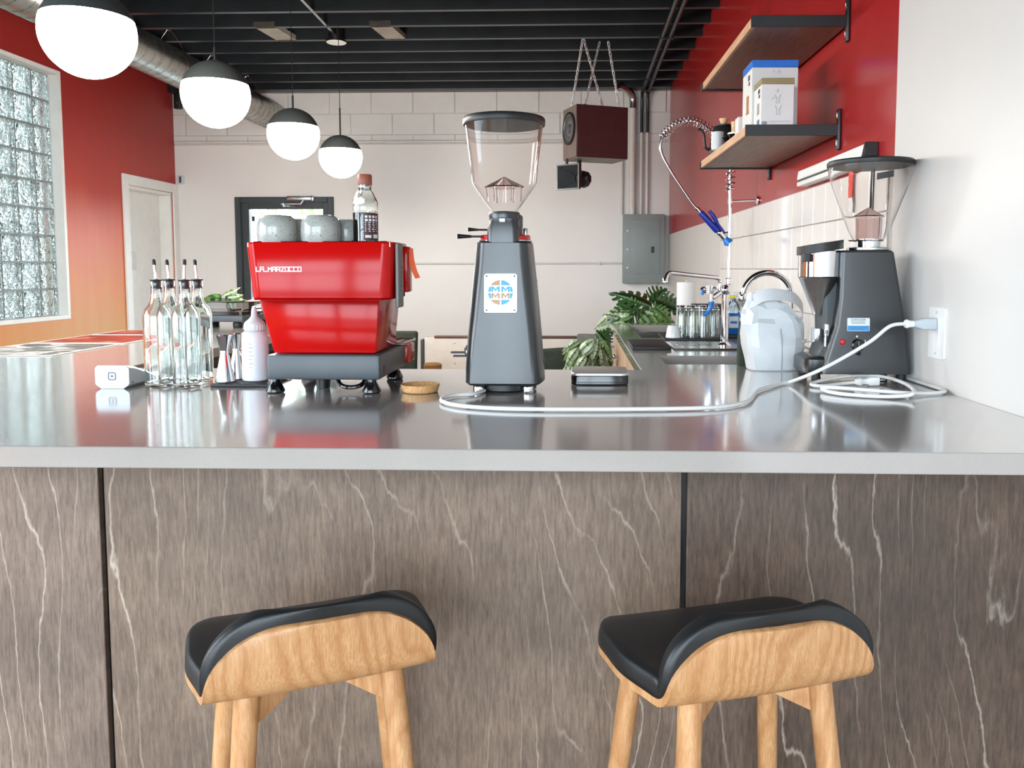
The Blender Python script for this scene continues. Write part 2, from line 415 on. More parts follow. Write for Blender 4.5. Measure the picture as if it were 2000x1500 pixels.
for xx in (-2.18, -1.36):
    MB().hexa([(xx-.09, 5.83, ZJ), (xx+.06, 5.83, ZJ), (xx+.10, 6.19, ZJ), (xx-.05, 6.19, ZJ),
               (xx-.09, 5.83, ZJ+.035), (xx+.06, 5.83, ZJ+.035), (xx+.10, 6.19, ZJ+.035), (xx-.05, 6.19, ZJ+.035)]).build('blocking_board', 'blocking_wood', ceil)

# ---- back wall: smooth lower part with a door opening, painted concrete block above the conduit
DX0, DX1, DZ = -3.338, -2.365, 2.025
b = MB()
for x0, x1, z0, z1 in ((XL-.1, DX0, 0, 2.53), (DX1, 1.2, 0, 2.53), (DX0, DX1, DZ, 2.53)): b.box((x0, YB, z0), (x1, YB+.18, z1))
wb = struct(b.build('wall_back', 'white_wall', smooth=False))
MB().box((XL-.1, YB+.012, 2.53), (1.2, YB+.18, 3.3)).build('block_backing', 'block_paint', wb, smooth=False)
bm_ = MB().box((-.2005, 0, 0), (.2005, .02, .198), .004, 1).mesh('block'); bm_.materials.append(M['block_paint'])
for row, (z0, off) in enumerate(((2.824, .06), (2.62, .263), (2.416, .06))):
    x = XL + .18 - off
    while x < .9:
        if row < 2:
            o = obj('block', bm_, wb); o.location = (x, YB-.004 + random.uniform(0, .003), z0)
        x += .406
hb = MB().box((-.2005, 0, 0), (.2005, .02, .082), .004, 1).mesh('block_course'); hb.materials.append(M['block_paint'])
x = XL + .12
while x < .9:
    o = obj('block', hb, wb); o.location = (x, YB-.003, 2.536); x += .406
# ---- left wall with glass-block window and doorway
GY1, GZ0, GR, GC, GS = 6.2, .97, 9, 8, .202
GY0, GZ1 = GY1-GC*GS, GZ0+GR*GS
LY0, LY1, LZ = 7.12, 7.92, 2.06
b = MB()
for y0, y1, z0, z1 in ((-2.9, -1.4, 0, 3.3), (-1.4, 2.4, 0, .8), (-1.4, 2.4, 2.7, 3.3), (2.4, GY0-.03, 0, 3.3), (GY0-.03, GY1+.03, 0, GZ0-.03), (GY0-.03, GY1+.03, GZ1+.03, 3.3), (GY1+.03, LY0, 0, 3.3), (LY0, LY1, LZ, 3.3), (LY1, YB+.18, 0, 3.3)):
    b.box((XL-.2, y0, z0), (XL, y1, z1))
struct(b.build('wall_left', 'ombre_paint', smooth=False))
wn = struct(thing('window_1', 'tall window of wavy glass blocks in the red and orange wall', 'window', (XL-.1, GY0, GZ0)))
del wn['category']
f = MB()
for z0, z1, y0, y1 in ((-.03, 0, -.03, GC*GS+.03), (GR*GS, GR*GS+.03, -.03, GC*GS+.03), (0, GR*GS, -.03, 0), (0, GR*GS, GC*GS, GC*GS+.03)): f.box((-.06, y0, z0), (.108, y1, z1))
f.build('window_frame', 'white_trim', wn, smooth=False)
g = MB()
for i in range(1, GC): g.box((-.03, i*GS-.006, 0), (.03, i*GS+.006, GR*GS))
for j in range(1, GR): g.box((-.029, 0, j*GS-.006), (.029, GC*GS, j*GS+.006))
g.build('mortar', 'grey_paint', wn, smooth=False)
gb = MB()
h = GS/2-.007
gb.loft([[(x, sy*hh, sz*hh) for sy, sz in ((-1,-1), (1,-1), (1,1), (-1,1))] for x, hh in ((-.038, h-.012), (-.034, h), (.034, h), (.038, h-.012))])
gm = gb.mesh('glass_block'); gm.materials.append(M['block_glass'])
for i in range(GC):
    for j in range(GR):
        o = obj('glass_block', gm, wn); o.location = (0, (i+.5)*GS, (j+.5)*GS)
        o.rotation_euler = (random.choice((0, pi/2, pi, -pi/2)), 0, 0)
# ---- white doorway beside the corner
d2 = struct(thing('door_2', 'white framed doorway at the end of the red wall', 'door')); del d2['category']
MB().box((XL-.16, LY0, 0), (XL-.12, LY1, LZ)).build('door_leaf', 'white_trim', d2, smooth=False)
for y0, y1, z0, z1 in ((LY0-.09, LY0, 0, LZ+.09), (LY1, LY1+.075, 0, LZ+.09), (LY0, LY1, LZ, LZ+.09)):
    MB().box((XL, y0, z0), (XL+.02, y1, z1), .004, 1).build('door_trim', 'white_trim', d2)
for y0, y1, z0, z1 in ((LY0, LY0+.03, 0, LZ), (LY1-.03, LY1, 0, LZ), (LY0+.03, LY1-.03, LZ-.03, LZ)):
    MB().box((XL-.12, y0, z0), (XL-.005, y1, z1), .003, 1).build('door_jamb', 'white_trim', d2)
MB().rod((XL-.11, 7.34, .4), (XL-.11, 7.34, 2.03), .006).build('door_rod', 'conduit_paint', d2)
MB().box((XL-.12, 7.30, 1.32), (XL-.08, 7.38, 1.48), .006).build('latch_box', 'conduit_paint', d2)
# ---- back door
d1 = struct(thing('door_1', 'dark framed glass back door with a closer arm', 'door')); del d1['category']
fr = MB()
for x0, x1, z0, z1 in ((DX0, DX0+.055, 0, DZ), (DX1-.055, DX1, 0, DZ), (DX0+.055, DX1-.055, DZ-.055, DZ)): fr.box((x0, YB-.03, z0), (x1, YB+.12, z1), .004, 1)
fr.build('door_frame', 'dark_frame', d1)
lf = MB(); a0, a1, az = DX0+.058, DX1-.058, DZ-.058
for x0, x1, z0, z1 in ((a0, a0+.07, .02, az), (a1-.055, a1, .02, az), (a0+.07, a1-.055, az-.058, az), (a0+.07, a1-.055, .02, .3)): lf.box((x0, YB+.0, z0), (x1, YB+.05, z1), .003, 1)
lf.build('door_leaf', 'dark_frame', d1)
MB().box((a0+.07, YB+.02, .3), (a1-.055, YB+.028, az-.058)).build('door_pane', 'pane_glass', d1, smooth=False)
MB().box((DX0+.15, YB+.012, 1.79), (DX0+.18, YB+.018, 1.84)).build('door_sticker', 'print_dark', d1, smooth=False)
cl = MB(); cl.box((DX1-.44, YB-.085, 1.985), (DX1-.19, YB-.031, 2.028), .008); cl.box((DX1-.20, YB-.09, 1.98), (DX1-.175, YB-.031, 2.03), .004)
cl.build('closer_body', 'steel', d1)
ca = MB(); ca.box((DX1-.50, YB-.07, 1.945), (DX1-.30, YB-.055, 1.957)); ca.rod((DX1-.31, YB-.062, 1.95), (DX1-.28, YB-.062, 1.99), .009); ca.box((DX1-.49, YB-.05, 1.925), (DX1-.42, YB-.002, 1.94)); ca.rod((DX1-.48, YB-.06, 1.935), (DX1-.48, YB-.06, 1.96), .007)
ca.build('closer_arm', 'chrome', d1)
# ---- right wall: white near the camera, red above, white below, tiles behind the worktop
ZT = 1.655; TY0, TY1 = 2.60, 5.33
b = MB()
def wq(y0, y1, z0, z1, mi):
    b.add([(0, y0, z0), (0, y1, z0), (0, y1, z1), (0, y0, z1), (.16, y0, z0), (.16, y1, z0), (.16, y1, z1), (.16, y0, z1)], [(3,2,1,0), (4,5,6,7), (0,1,5,4), (3,7,6,2), (0,4,7,3), (1,2,6,5)], mi)
wq(-2.9, 2.57, 0, 3.3, 0); wq(2.57, TY1, ZT, 3.3, 1); wq(TY1, YB+.01, ZT, 3.3, 1); wq(2.57, TY1, 0, ZT, 2); wq(TY1, YB+.01, 0, ZT, 0)
WLOC, WR = (WX(0), 0, 0), (0, 0, WROT)
wr = struct(b.build('wall_right', ['near_wall', 'red_wall', 'grout'], smooth=False, loc=WLOC, rot=WR))
tw = .1517; zr = [1.004, 1.143, 1.325, 1.505, ZT]
for j in range(4):
    hh = zr[j+1]-zr[j]-.0032
    tm = MB().hexa([(-.008, 0, 0), (-.0005, 0, 0), (-.0005, tw-.002, 0), (-.008, tw-.002, 0), (-.008, 0, hh), (-.0005, 0, hh), (-.0005, tw-.002, hh), (-.008, tw-.002, hh)], .0022, 1).mesh('tile')
    tm.materials.append(M['tile_white'])
    for i in range(18):
        o = obj('tile', tm, wr); o.location = (-random.uniform(0, .0012), TY0+i*tw, zr[j]); o.rotation_euler = (0, random.uniform(-.004, .004), random.uniform(-.004, .004))
# ---- shop front behind the camera
b = MB()
for x0, x1, z0, z1 in ((-4.2, -3.95, 0, 3.3), (-1.6, -1.45, .27, 2.83), (.9, 1.4, 0, 3.3), (-3.95, .9, 0, .27), (-3.95, .9, 2.83, 3.3)): b.box((x0, -2.85, z0), (x1, -2.7, z1))
struct(b.build('wall_front', 'white_wall', smooth=False))
for i, (x0, x1) in enumerate(((-3.95, -1.6), (-1.45, .9))):
    wf = MB()
    for a, c, z0, z1 in ((x0, x0+.05, .27, 2.83), (x1-.05, x1, .27, 2.83), ((x0+x1)/2-.025, (x0+x1)/2+.025, .27, 2.83), (x0, x1, .27, .32), (x0, x1, 2.78, 2.83), (x0, x1, 2.05, 2.1)): wf.box((a, -2.8, z0), (c, -2.74, z1))
    struct(wf.build('window_%d' % (i+2), 'dark_frame', smooth=False))

wf = MB()
for y0, y1, z0, z1 in ((-1.4, -1.34, .8, 2.7), (2.34, 2.4, .8, 2.7), (.47, .53, .8, 2.7), (-1.4, 2.4, .8, .86), (-1.4, 2.4, 2.64, 2.7)): wf.box((XL-.12, y0, z0), (XL-.05, y1, z1))
struct(wf.build('window_4', 'dark_frame', smooth=False))

# ================================================================== BAR
ct = MB()
xs = [-2.40, -1.49, .21, .31, .62, .66, 99]; ys = [1.453, 2.635, 2.79, 3.07, 3.87, 4.75, 4.92]
def cell(i, j):
    if i < 0 or j < 0 or i >= len(xs)-1 or j >= len(ys)-1: return False
    if j == 0: return True
    if i == 0: return True
    if i == 1: return False
    if i == 3 and j in (2, 4): return False
    return True
def cx(i, j): return WX(ys[j])-.002 if xs[i] == 99 else xs[i]
for i in range(len(xs)-1):
    for j in range(len(ys)-1):
        if not cell(i, j): continue
        p = [(cx(i, j), ys[j]), (cx(i+1, j), ys[j]), (cx(i+1, j+1), ys[j+1]), (cx(i, j+1), ys[j+1])]
        T, B = CT, CT-.04
        ct.add([(a, c, T) for a, c in p], [(0,1,2,3)]); ct.add([(a, c, B) for a, c in p], [(3,2,1,0)])
        for k, (di, dj) in enumerate(((0,-1), (1,0), (0,1), (-1,0))):
            if not cell(i+di, j+dj):
                a, c = p[k], p[(k+1) % 4]; ct.add([(a[0], a[1], B), (c[0], c[1], B), (c[0], c[1], T), (a[0], a[1], T)], [(0,1,2,3)])
me = ct.mesh('countertop'); bm2 = bmesh.new(); bm2.from_mesh(me); bmesh.ops.remove_doubles(bm2, verts=bm2.verts[:], dist=1e-4); bmesh.ops.recalc_face_normals(bm2, faces=bm2.faces[:])
bm2.to_mesh(me); bm2.free(); me.materials.append(M['quartz'])
cto = obj('countertop', me, mod=.0025); tag(cto, 'polished grey stone worktop of the bar running round three sides', 'countertop')
bar = thing('bar_counter', 'brown stained plywood front of the bar below the grey worktop', 'bar')
YP = 1.675
for (x0, x1, mm) in ((-2.38, -1.012, 'ply_a'), (-1.000, .2195, 'ply_b'), (.2315, .975, 'ply_c')):
    MB().box((x0, YP, .06), (x1, YP+.018, CT-.04), .0015, 1).build('plywood_panel', mm, bar)
MB().box((-2.38, YP+.019, .02), (.972, YP+.05, CT-.042)).build('backing', 'black', bar, smooth=False)
cab = thing('base_cabinet', 'pale wooden cabinet with metal pulls under the sink worktop', 'cabinet')
MB().box((.245, 2.66, .02), (.90, 4.88, .74)).build('carcass', 'cabinet_wood', cab, smooth=False)
for k in range(4):
    y0 = 2.68+k*.545
    dr = MB().box((.226, y0, .1), (.244, y0+.535, CT-.065), .003, 1).build('cabinet_door', 'cabinet_wood', cab)
    hn = MB(); hn.rod((.226, y0+.47, .87), (.205, y0+.47, .87), .004); hn.sphere((.20, y0+.47, .87), .012, 12, 8)
    hn.build('knob', 'steel', dr)
wcab = thing('wing_cabinet', 'dark open-sided cabinet under the left arm of the worktop', 'cabinet')
MB().box((-2.36, 1.76, .06), (-1.56, 4.85, CT-.05)).build('carcass', 'black', wcab, smooth=False)
for k in range(5):
    MB().box((-1.558, 2.72+k*.42, .12), (-1.54, 3.12+k*.42, CT-.10), .004, 1).build('cabinet_door', 'dark_frame', wcab)
fcab = thing('back_cabinet', 'grey cabinet hidden under the front worktop', 'cabinet')
MB().box((-1.52, 1.74, .06), (.20, 2.58, CT-.05), .004).build('carcass', 'dark_frame', fcab)
MB().box((-1.50, 2.581, .1), (-.66, 2.598, CT-.07), .004).build('cabinet_door', 'dark_frame', fcab)
MB().box((-.64, 2.581, .1), (.19, 2.598, CT-.07), .004).build('cabinet_door', 'dark_frame', fcab)

# ---- sinks: real basins below the holes
def basin(name, label, x0, x1, y0, y1, dep, mat):
    t = .004; s = MB(); z1 = CT-.041; z0 = CT-dep
    s.box((x0-t, y0-t, z0), (x0, y1+t, z1)); s.box((x1, y0-t, z0), (x1+t, y1+t, z1)); s.box((x0, y0-t, z0), (x1, y0, z1)); s.box((x0, y1, z0), (x1, y1+t, z1)); s.box((x0-t, y0-t, z0-t), (x1+t, y1+t, z0))
    r = thing(name, label, 'sink', ((x0+x1)/2, (y0+y1)/2, z0))
    o = s.build('bowl', mat, r, smooth=False); o.location = -r.location
    q = MB().lathe([(.04, 0), (.04, .003), (.025, .004), (.02, .002)], (0, 0, .0005), 20).build('drain', 'chrome', r)
    if dep > .2:
        q = MB().box((x0+.002, y1-.03, CT-.10), (x1-.002, y1-.001, CT-.085)); q.box((x0+.002, y1-.05, CT-.16), (x1-.002, y1-.001, CT-.145))
        o = q.build('ledge', 'steel', r, smooth=False); o.location = -r.location
basin('sink', 'small dark undermount sink next to the white coffee bag', .31, .62, 2.79, 3.07, .18, 'sink_dark')
basin('sink', 'wide steel sink with ledges at the far end of the worktop', .31, .62, 3.87, 4.75, .24, 'sink_steel')

# ================================================================== STOOLS
def make_stool(label, origin, rz, oak):
    t = thing('bar_stool', label, 'stool', (origin[0], origin[1], 0), rz, 'low-backed oak bar stools at the counter')
    W, SH = .375, origin[2]
    # side profile of the bent shell, from the lip top down and forward to the seat front
    prof = [Vector(p) for p in smoothpath([(0, -.026, .142), (0, -.021, .10), (0, -.015, .055), (0, -.006, .022), (0, .016, .003), (0, .06, -.001), (0, .11, -.002), (0, .19, -.001), (0, .25, -.004), (0, .292, -.014)], 4)]
    S = [0]
    for i in range(1, len(prof)): S.append(S[-1] + (prof[i]-prof[i-1]).length)
    L = S[-1]
    def pos(s):
        s = max(0, min(L, s))
        for i in range(1, len(S)):
            if s <= S[i]+1e-9: f = (s-S[i-1])/(S[i]-S[i-1]); return prof[i-1].lerp(prof[i], f), (prof[i]-prof[i-1]).normalized()
        return prof[-1], (prof[-1]-prof[-2]).normalized()
    def hw(s, top=0.0):
        fl = min(1, max(0, (s-.14)/.14)); W2 = W/2 + .024*fl*fl*(3-2*fl)
        w = W2; a, b_ = .125, .10; s = s-top
        if s < b_: w = W/2 - a + a*sqrt(max(0, 1 - (1-max(s, 0)/b_)**2))
        R2 = .085
        if L-s-top < R2: w = min(w, W2 - R2 + sqrt(max(0, R2*R2 - (R2-(L-s-top))**2)))
        return w
    NS, NT_ = 44, 24
    svals = [L*(.5-.5*cos(pi*(i/NS))) for i in range(NS+1)]
    def pt(s, tt, off, shrink=0):
        s2 = L/2 + (s-L/2)*(1-shrink*1.2); p, d = pos(s2); n = Vector((0, -d.z, d.y))      # n points to the seat side
        w = hw(s2 if shrink else s); x = tt*(w - shrink*.16)
        lip = max(0, 1-s2/.16)
        q = p + n*off; return Vector((x, q.y + .014*tt*tt*lip, q.z + SH + .006*tt*tt*(1-lip)))
    # shell, a little smaller than the pad at the lip
    def ps(s, tt, off):
        s2 = .020 + (L-.020)*s/L; p, d = pos(s2); n = Vector((0, -d.z, d.y)); lip = max(0, 1-s2/.16)
        w = hw(s2, .020) - .012*min(1, lip*1.6); q = p + n*off; return Vector((tt*w, q.y + .014*tt*tt*lip, q.z + SH + .006*tt*tt*(1-lip)))
    sh = MB(); rows = [[ps(s, -1+2*k/NT_, -.007) for k in range(NT_+1)] + [ps(s, 1-2*k/NT_, .005) for k in range(NT_+1)] for s in svals]
    sh.loft(rows); sh.build('seat_shell', oak, t, ang=50)
    # upholstered pad, edge rounded over
    pd = MB(); layers = []
    for k in range(6):
        a = radians(90*k/5); layers.append((.0058 + .030*sin(a), .0 + .06*(1-cos(a))))
    def ring(off, shr):
        r = [pt(s, -1, off, shr) for s in svals] + [pt(svals[-1], -1+2*k/NT_, off, shr) for k in range(1, NT_)] + [pt(s, 1, off, shr) for s in reversed(svals)] + [pt(svals[0], 1-2*k/NT_, off, shr) for k in range(1, NT_)]
        return r
    rings = [ring(*l) for l in layers]; pd.loft(rings, caps=False)
    for off, shr in (layers[-1], layers[0]):
        vs = [pt(s, -1+2*k/NT_, off + (.004*(1-abs(-1+2*k/NT_)**2) if off > .01 else 0), shr) for s in svals for k in range(NT_+1)]; n = NT_+1
        pd.add(vs, [(i*n+k, i*n+k+1, (i+1)*n+k+1, (i+1)*n+k) for i in range(NS) for k in range(NT_)])
    me = pd.mesh('seat_pad'); bmq = bmesh.new(); bmq.from_mesh(me); bmesh.ops.remove_doubles(bmq, verts=bmq.verts[:], dist=2e-4); bmesh.ops.recalc_face_normals(bmq, faces=bmq.faces[:]); bmq.to_mesh(me); bmq.free()
    me.materials.append(M['leather_black']); me.shade_smooth(); obj('seat_pad', me, t)
    # legs and crossed brackets
    tops = [(-.118, .045), (.118, .045), (-.135, .235), (.135, .235)]; zt = SH-.005
    feet = []
    for x, yv in tops:
        fx, fy = x*1.42, .14 + (yv-.14)*1.75; feet.append((fx, fy))
        lg = MB(); lg.tube([Vector((x, yv, zt)).lerp(Vector((fx, fy, 0)), k/8) for k in range(9)], [.0205-.0055*(k/8)**1.5 for k in range(9)], 18)
        lg.build('leg', oak, t)
    for (x, yv) in tops:
        br = MB(); a = Vector((x, yv, 0)); c = Vector((0, .14, 0)); d = (c-a).normalized(); n = Vector((-d.y, d.x, 0))*.011
        z0 = zt-.006
        A, B = a + d*.004, c
        br.hexa([A-n+Vector((0,0,z0-.055)), A+n+Vector((0,0,z0-.055)), B+n+Vector((0,0,z0-.014)), B-n+Vector((0,0,z0-.014)), A-n+Vector((0,0,z0)), A+n+Vector((0,0,z0)), B+n+Vector((0,0,z0)), B-n+Vector((0,0,z0))], .002, 1)
        br.build('bracket', oak, t)
    fr_ = .26
    def onleg(i): return Vector((tops[i][0], tops[i][1], zt)).lerp(Vector((feet[i][0], feet[i][1], 0)), 1-fr_/zt)
    for i, j in ((0, 1), (2, 3), (0, 2), (1, 3)):
        MB().rod(onleg(i), onleg(j), .011, None, 12).build('stretcher', oak, t)
    return t
def stool_from(pl, pr, yl, oak, label):
    a = at(pl[0], pl[1], Y=yl)
    k = (a.z); b = at(pr[0], pr[1], Z=a.z)
    mid = (a+b)/2; rz = math.atan2(b.y-a.y, b.x-a.x) + radians(4); print('stool', label[:20], 'width', (b-a).length, a, b, 'rz', math.degrees(rz))
    make_stool(label, (mid.x, mid.y, a.z+.004), rz, oak)
stool_from((391, 1386), (857, 1311), 1.21, 'oak_a', 'oak stool with black pad nearer the wide centre panel, left of the two')
stool_from((1272, 1392), (1725, 1338), 1.215, 'oak_b', 'oak stool with black pad in front of the black panel joint, right of the two')

# ================================================================== ESPRESSO MACHINE
m = thing('espresso_machine', 'glossy red espresso machine seen from behind on the grey worktop', 'espresso machine', (-.66, 2.27, CT))
def mloc(o): o.location = -m.location; return o
def ringz(x0, x1, y0, y1, z, r): return [(a, c, z) for a, c in rrect(x1-x0, y1-y0, r, 5, (x0+x1)/2, (y0+y1)/2)]
Y0 = 2.075; S_ = lambda x: (x-1125)/1600*Y0
up = MB(); tz = 1.393; bz = 1.247
up.loft([ringz(-.838, -.474, Y0+.008, 2.27, bz, .03), ringz(-.839, -.473, Y0+.004, 2.27, bz+.004, .03), ringz(-.850, -.466, Y0, 2.275, tz-.004, .03), ringz(-.849, -.467, Y0+.002, 2.274, tz, .03)], caps=False)
up.loft([ringz(-.849, -.467, Y0+.002, 2.274, tz, .03), ringz(-.843, -.473, Y0+.008, 2.268, tz, .026), ringz(-.843, -.473, Y0+.008, 2.268, tz-.03, .026)], caps=False)
up.add([(a, c, bz) for a, c in rrect(.364, .262, .03, 5, -.656, 2.139)], [tuple(range(24))])
mloc(up.build('upper_body', 'machine_red', m, ang=30))
mloc(MB().box((-.842, Y0+.009, tz-.012), (-.474, 2.267, tz-.0015)).build('cup_tray', 'steel', m, smooth=False))
rl = MB()
rl.tube([(-.83, Y0+.02, tz+.001), (-.486, Y0+.02, tz+.001), (-.486, 2.255, tz+.001), (-.83, 2.255, tz+.001)], .002, 8, True)
mloc(rl.build('cup_rail', 'chrome', m))
lo = MB()
z1, z0 = bz+.004, 1.106
lo.hexa([(-.787, 2.10, z0), (-.519, 2.10, z0), (-.519, 2.33, z0), (-.787, 2.33, z0), (-.822, 2.097, z1), (-.507, 2.097, z1), (-.507, 2.345, z1), (-.822, 2.345, z1)], .004, 2)
mloc(lo.build('lower_body', 'machine_red', m))
gp = MB(); gp.hexa([(-.4655, 2.10, 1.225), (-.456, 2.10, 1.225), (-.456, 2.155, 1.225), (-.4655, 2.155, 1.225), (-.4655, 2.10, tz-.002), (-.456, 2.10, tz-.002), (-.456, 2.155, tz-.002), (-.4655, 2.155, tz-.002)], .002, 1)
gpo = mloc(gp.build('side_trim', 'grey_side', m))
for k in range(6):
    mloc(MB().box((-.4558, 2.125, 1.325-k*.012), (-.4554, 2.131, 1.331-k*.012)).build('side_print', 'print_dark', m, smooth=False))
mloc(MB().box((-.50, 2.20, 1.262), (-.452, 2.25, 1.385), .004).build('group_cover', 'machine_red', m))
mloc(MB().rod((-.475, 2.235, 1.25), (-.475, 2.235, 1.262), .006).build('steam_fitting', 'black', m))
tg = MB(); pts = [(-.452, 2.225, 1.378), (-.449, 2.222, 1.35), (-.446, 2.222, 1.335), (-.440, 2.222, 1.315), (-.432, 2.222, 1.298)]
for i, p in enumerate(pts): pass
vs = []
for (x, yv, z) in pts: vs += [(x-.004, yv-.008, z), (x+.010, yv-.008, z+.003)]
vs2 = [(a, c+.0012, d) for a, c, d in vs]; n_ = len(vs)
tg.add(vs+vs2, [(2*i, 2*i+1, 2*i+3, 2*i+2) for i in range(4)] + [(n_+2*i+2, n_+2*i+3, n_+2*i+1, n_+2*i) for i in range(4)] + [(0, 2, n_+2, n_), (1, n_+1, n_+3, 3), (8, 9, n_+9, n_+8), (2, 4, n_+4, n_+2), (4, 6, n_+6, n_+4), (6, 8, n_+8, n_+6), (3, n_+3, n_+5, 5), (5, n_+5, n_+7, 7), (7, n_+7, n_+9, 9), (0, n_, n_+1, 1)])
mloc(tg.build('hang_tag', 'orange_tag', m))
mloc(MB().box((S_(510), Y0+.002, 1.039), (S_(736), 2.40, 1.104), .006).build('base', 'base_coat', m))
mloc(MB().box((S_(736), 2.12, 1.052), (S_(736)+.0015, 2.145, 1.072), .001, 1).build('rocker_switch', 'black', m))
dt = MB(); dt.box((-.80, 2.402, 1.046), (-.497, 2.50, 1.10), .004); mloc(dt.build('drip_tray', 'machine_red', m))
gr = MB(); gr.tube([(-.80, 2.34, 1.108), (-.497, 2.34, 1.108), (-.497, 2.505, 1.108), (-.80, 2.505, 1.108)], .005, 8, True)
for k in range(12): gr.rod((-.79+k*.026, 2.34, 1.108), (-.79+k*.026, 2.505, 1.108), .002, None, 6)
mloc(gr.build('drip_grate', 'steel', m))
for fx, fy in ((-.79, 2.115), (-.535, 2.115), (-.79, 2.39), (-.535, 2.39)):
    mloc(MB().lathe([(.013, .040), (.013, .030), (.017, .022), (.024, .008), (.024, .003), (.021, 0)], (fx, fy, CT+.0005), 20).build('foot', 'black_gloss', m))
mloc(MB().rod((-.69, 2.2, CT+.001), (-.69, 2.2, 1.04), .018, .022).build('waste_pipe', 'black', m))
hs = MB(); hs.tube(smoothpath([(-.64, 2.16, 1.036), (-.62, 2.13, 1.018), (-.59, 2.12, 1.014), (-.565, 2.13, 1.020), (-.56, 2.16, 1.036)], 5), .006, 8); mloc(hs.build('waste_hose', 'black_gloss', m))
# lettering: square stroke letters joined by a base line
GL = {'L': ['a0a6', 'a0e0'], 'A': ['a0a6', 'a6e6', 'e0e6', 'a3e3'], 'M': ['a0a6', 'a6c3', 'c3e6', 'e0e6'], 'R': ['a0a6', 'a6e6', 'e6e3', 'a3e3', 'c3e0'], 'Z': ['a6e6', 'e6a0', 'a0e0'], 'O': ['a0a6', 'a6e6', 'e6e0', 'a0e0'], 'C': ['a0a6', 'a6e6', 'a0e0'], '_': ['a0e0']}
lt = MB(); cx0 = 0; u = .0018; sx_ = 1.15
for ch in 'LA_MARZOCCO':
    for st in GL[ch]:
        p0 = Vector((cx0 + 'abcde'.index(st[0])*u*sx_, 0, int(st[1])*u)); p1 = Vector((cx0 + 'abcde'.index(st[2])*u*sx_, 0, int(st[3])*u)); d = (p1-p0).normalized(); n = Vector((-d.z, 0, d.x))*.0014; p0 -= d*.001; p1 += d*.001
        lt.hexa([p0-n, p1-n, p1-n+Vector((0,.003,0)), p0-n+Vector((0,.003,0)), p0+n, p1+n, p1+n+Vector((0,.003,0)), p0+n+Vector((0,.003,0))])
    cx0 += u*sx_*(5.4 if ch != '_' else 4.6)
p_ = at(500, 530, Y=Y0); sc_ = .119/cx0
o = lt.build('lettering', 'label_white', m, smooth=False); o.location = Vector((p_.x, Y0+.0015, p_.z)) - m.location; o.scale = (sc_, 1, 1.0); o.rotation_euler = (.045, 0, 0)

# ---- cups on the machine
def cup_prof(r, h): return [(r*.60, h), (r*.72, h-.001), (r*.86, h*.90), (r*.96, h*.72), (r*1.0, h*.5), (r*.99, h*.2), (r*.95, 0), (r*.90, 0), (r*.93, h*.2), (r*.94, h*.5), (r*.9, h*.7), (r*.8, h*.86), (0, h*.9)]
for (px, yv, r, hh, lb) in ((541, 2.135, .051, .071, 'speckled grey stoneware cup upside down at the left on the red machine'), (626, 2.138, .051, .071, 'speckled grey stoneware cup upside down in the middle of the red machine'),
                        (580, 2.222, .043, .066, 'speckled grey stoneware cup peeking out between the two front cups'), (678, 2.215, .042, .064, 'speckled grey stoneware cup right behind the front cups, next to the syrup bottle')):
    x = at(px, 450, Y=yv).x
    tag(MB().lathe(cup_prof(r, hh) + [], (0, 0, 0), 36, caps=False).build('stoneware_cup', 'stoneware', loc=(x, yv, tz)), lb, 'cup', 'stoneware cups on the espresso machine')
# ---- syrup bottle
x = at(714, 440, Y=2.17).x
t = thing('syrup_bottle', 'half full syrup bottle with a brown cap on the red machine', 'bottle', (x, 2.17, tz))
R = .033
MB().lathe([(R*.9, 0), (R, .004), (R, .106), (R*.93, .114), (R*.62, .135), (R*.5, .139), (R*.5, .153), (R*.42, .153), (R*.42, .139), (R*.55, .133), (R*.85, .112), (R*.94, .105), (R*.94, .085)], (0,0,0), 32, caps=False).build('glass', 'clear_glass', t)
MB().lathe([(R*.89, .0005), (R*.992, .004), (R*.992, .0785), (R*.93, .079), (0, .079)], (0,0,0), 32, caps=False).build('liquid', 'syrup', t)
MB().lathe([(R*.55, 0), (R*.56, .002), (R*.56, .024), (R*.5, .027), (0, .027)], (0, 0, .153), 28).build('cap', 'brown_cap', t)
lbm = MB(); a0_, a1_ = radians(-85), radians(-5); n_ = 12
for rr, z0, z1, mt, nm in ((R*1.012, .006, .078, 'label_brown', 'label'),):
    vs = [(rr*cos(a0_+(a1_-a0_)*k/n_), rr*sin(a0_+(a1_-a0_)*k/n_), z) for z in (z0, z1) for k in range(n_+1)]
    lbm.add(vs, [(k, k+1, n_+2+k, n_+1+k) for k in range(n_)]); lab = lbm.build(nm, mt, t)
pr = MB()
def arcq(a, b_, z0, z1, rr=R*1.022):
    q = 3; vs = [(rr*cos(radians(a+(b_-a)*k/q)), rr*sin(radians(a+(b_-a)*k/q)), z) for z in (z0, z1) for k in range(q+1)]; pr.add(vs, [(k, k+1, q+2+k, q+1+k) for k in range(q)])
for k in range(4): arcq(-78+k*17, -78+k*17+11, .065, .071); arcq(-78+k*17, -78+k*17+12, .056, .062)
for k in range(5): arcq(-78, -12-random.randint(0, 10), .051-k*.0055, .0535-k*.0055)
arcq(-40, -12, .012, .022); arcq(-78, -50, .013, .020)
pr.build('label_print', 'label_white', lab)

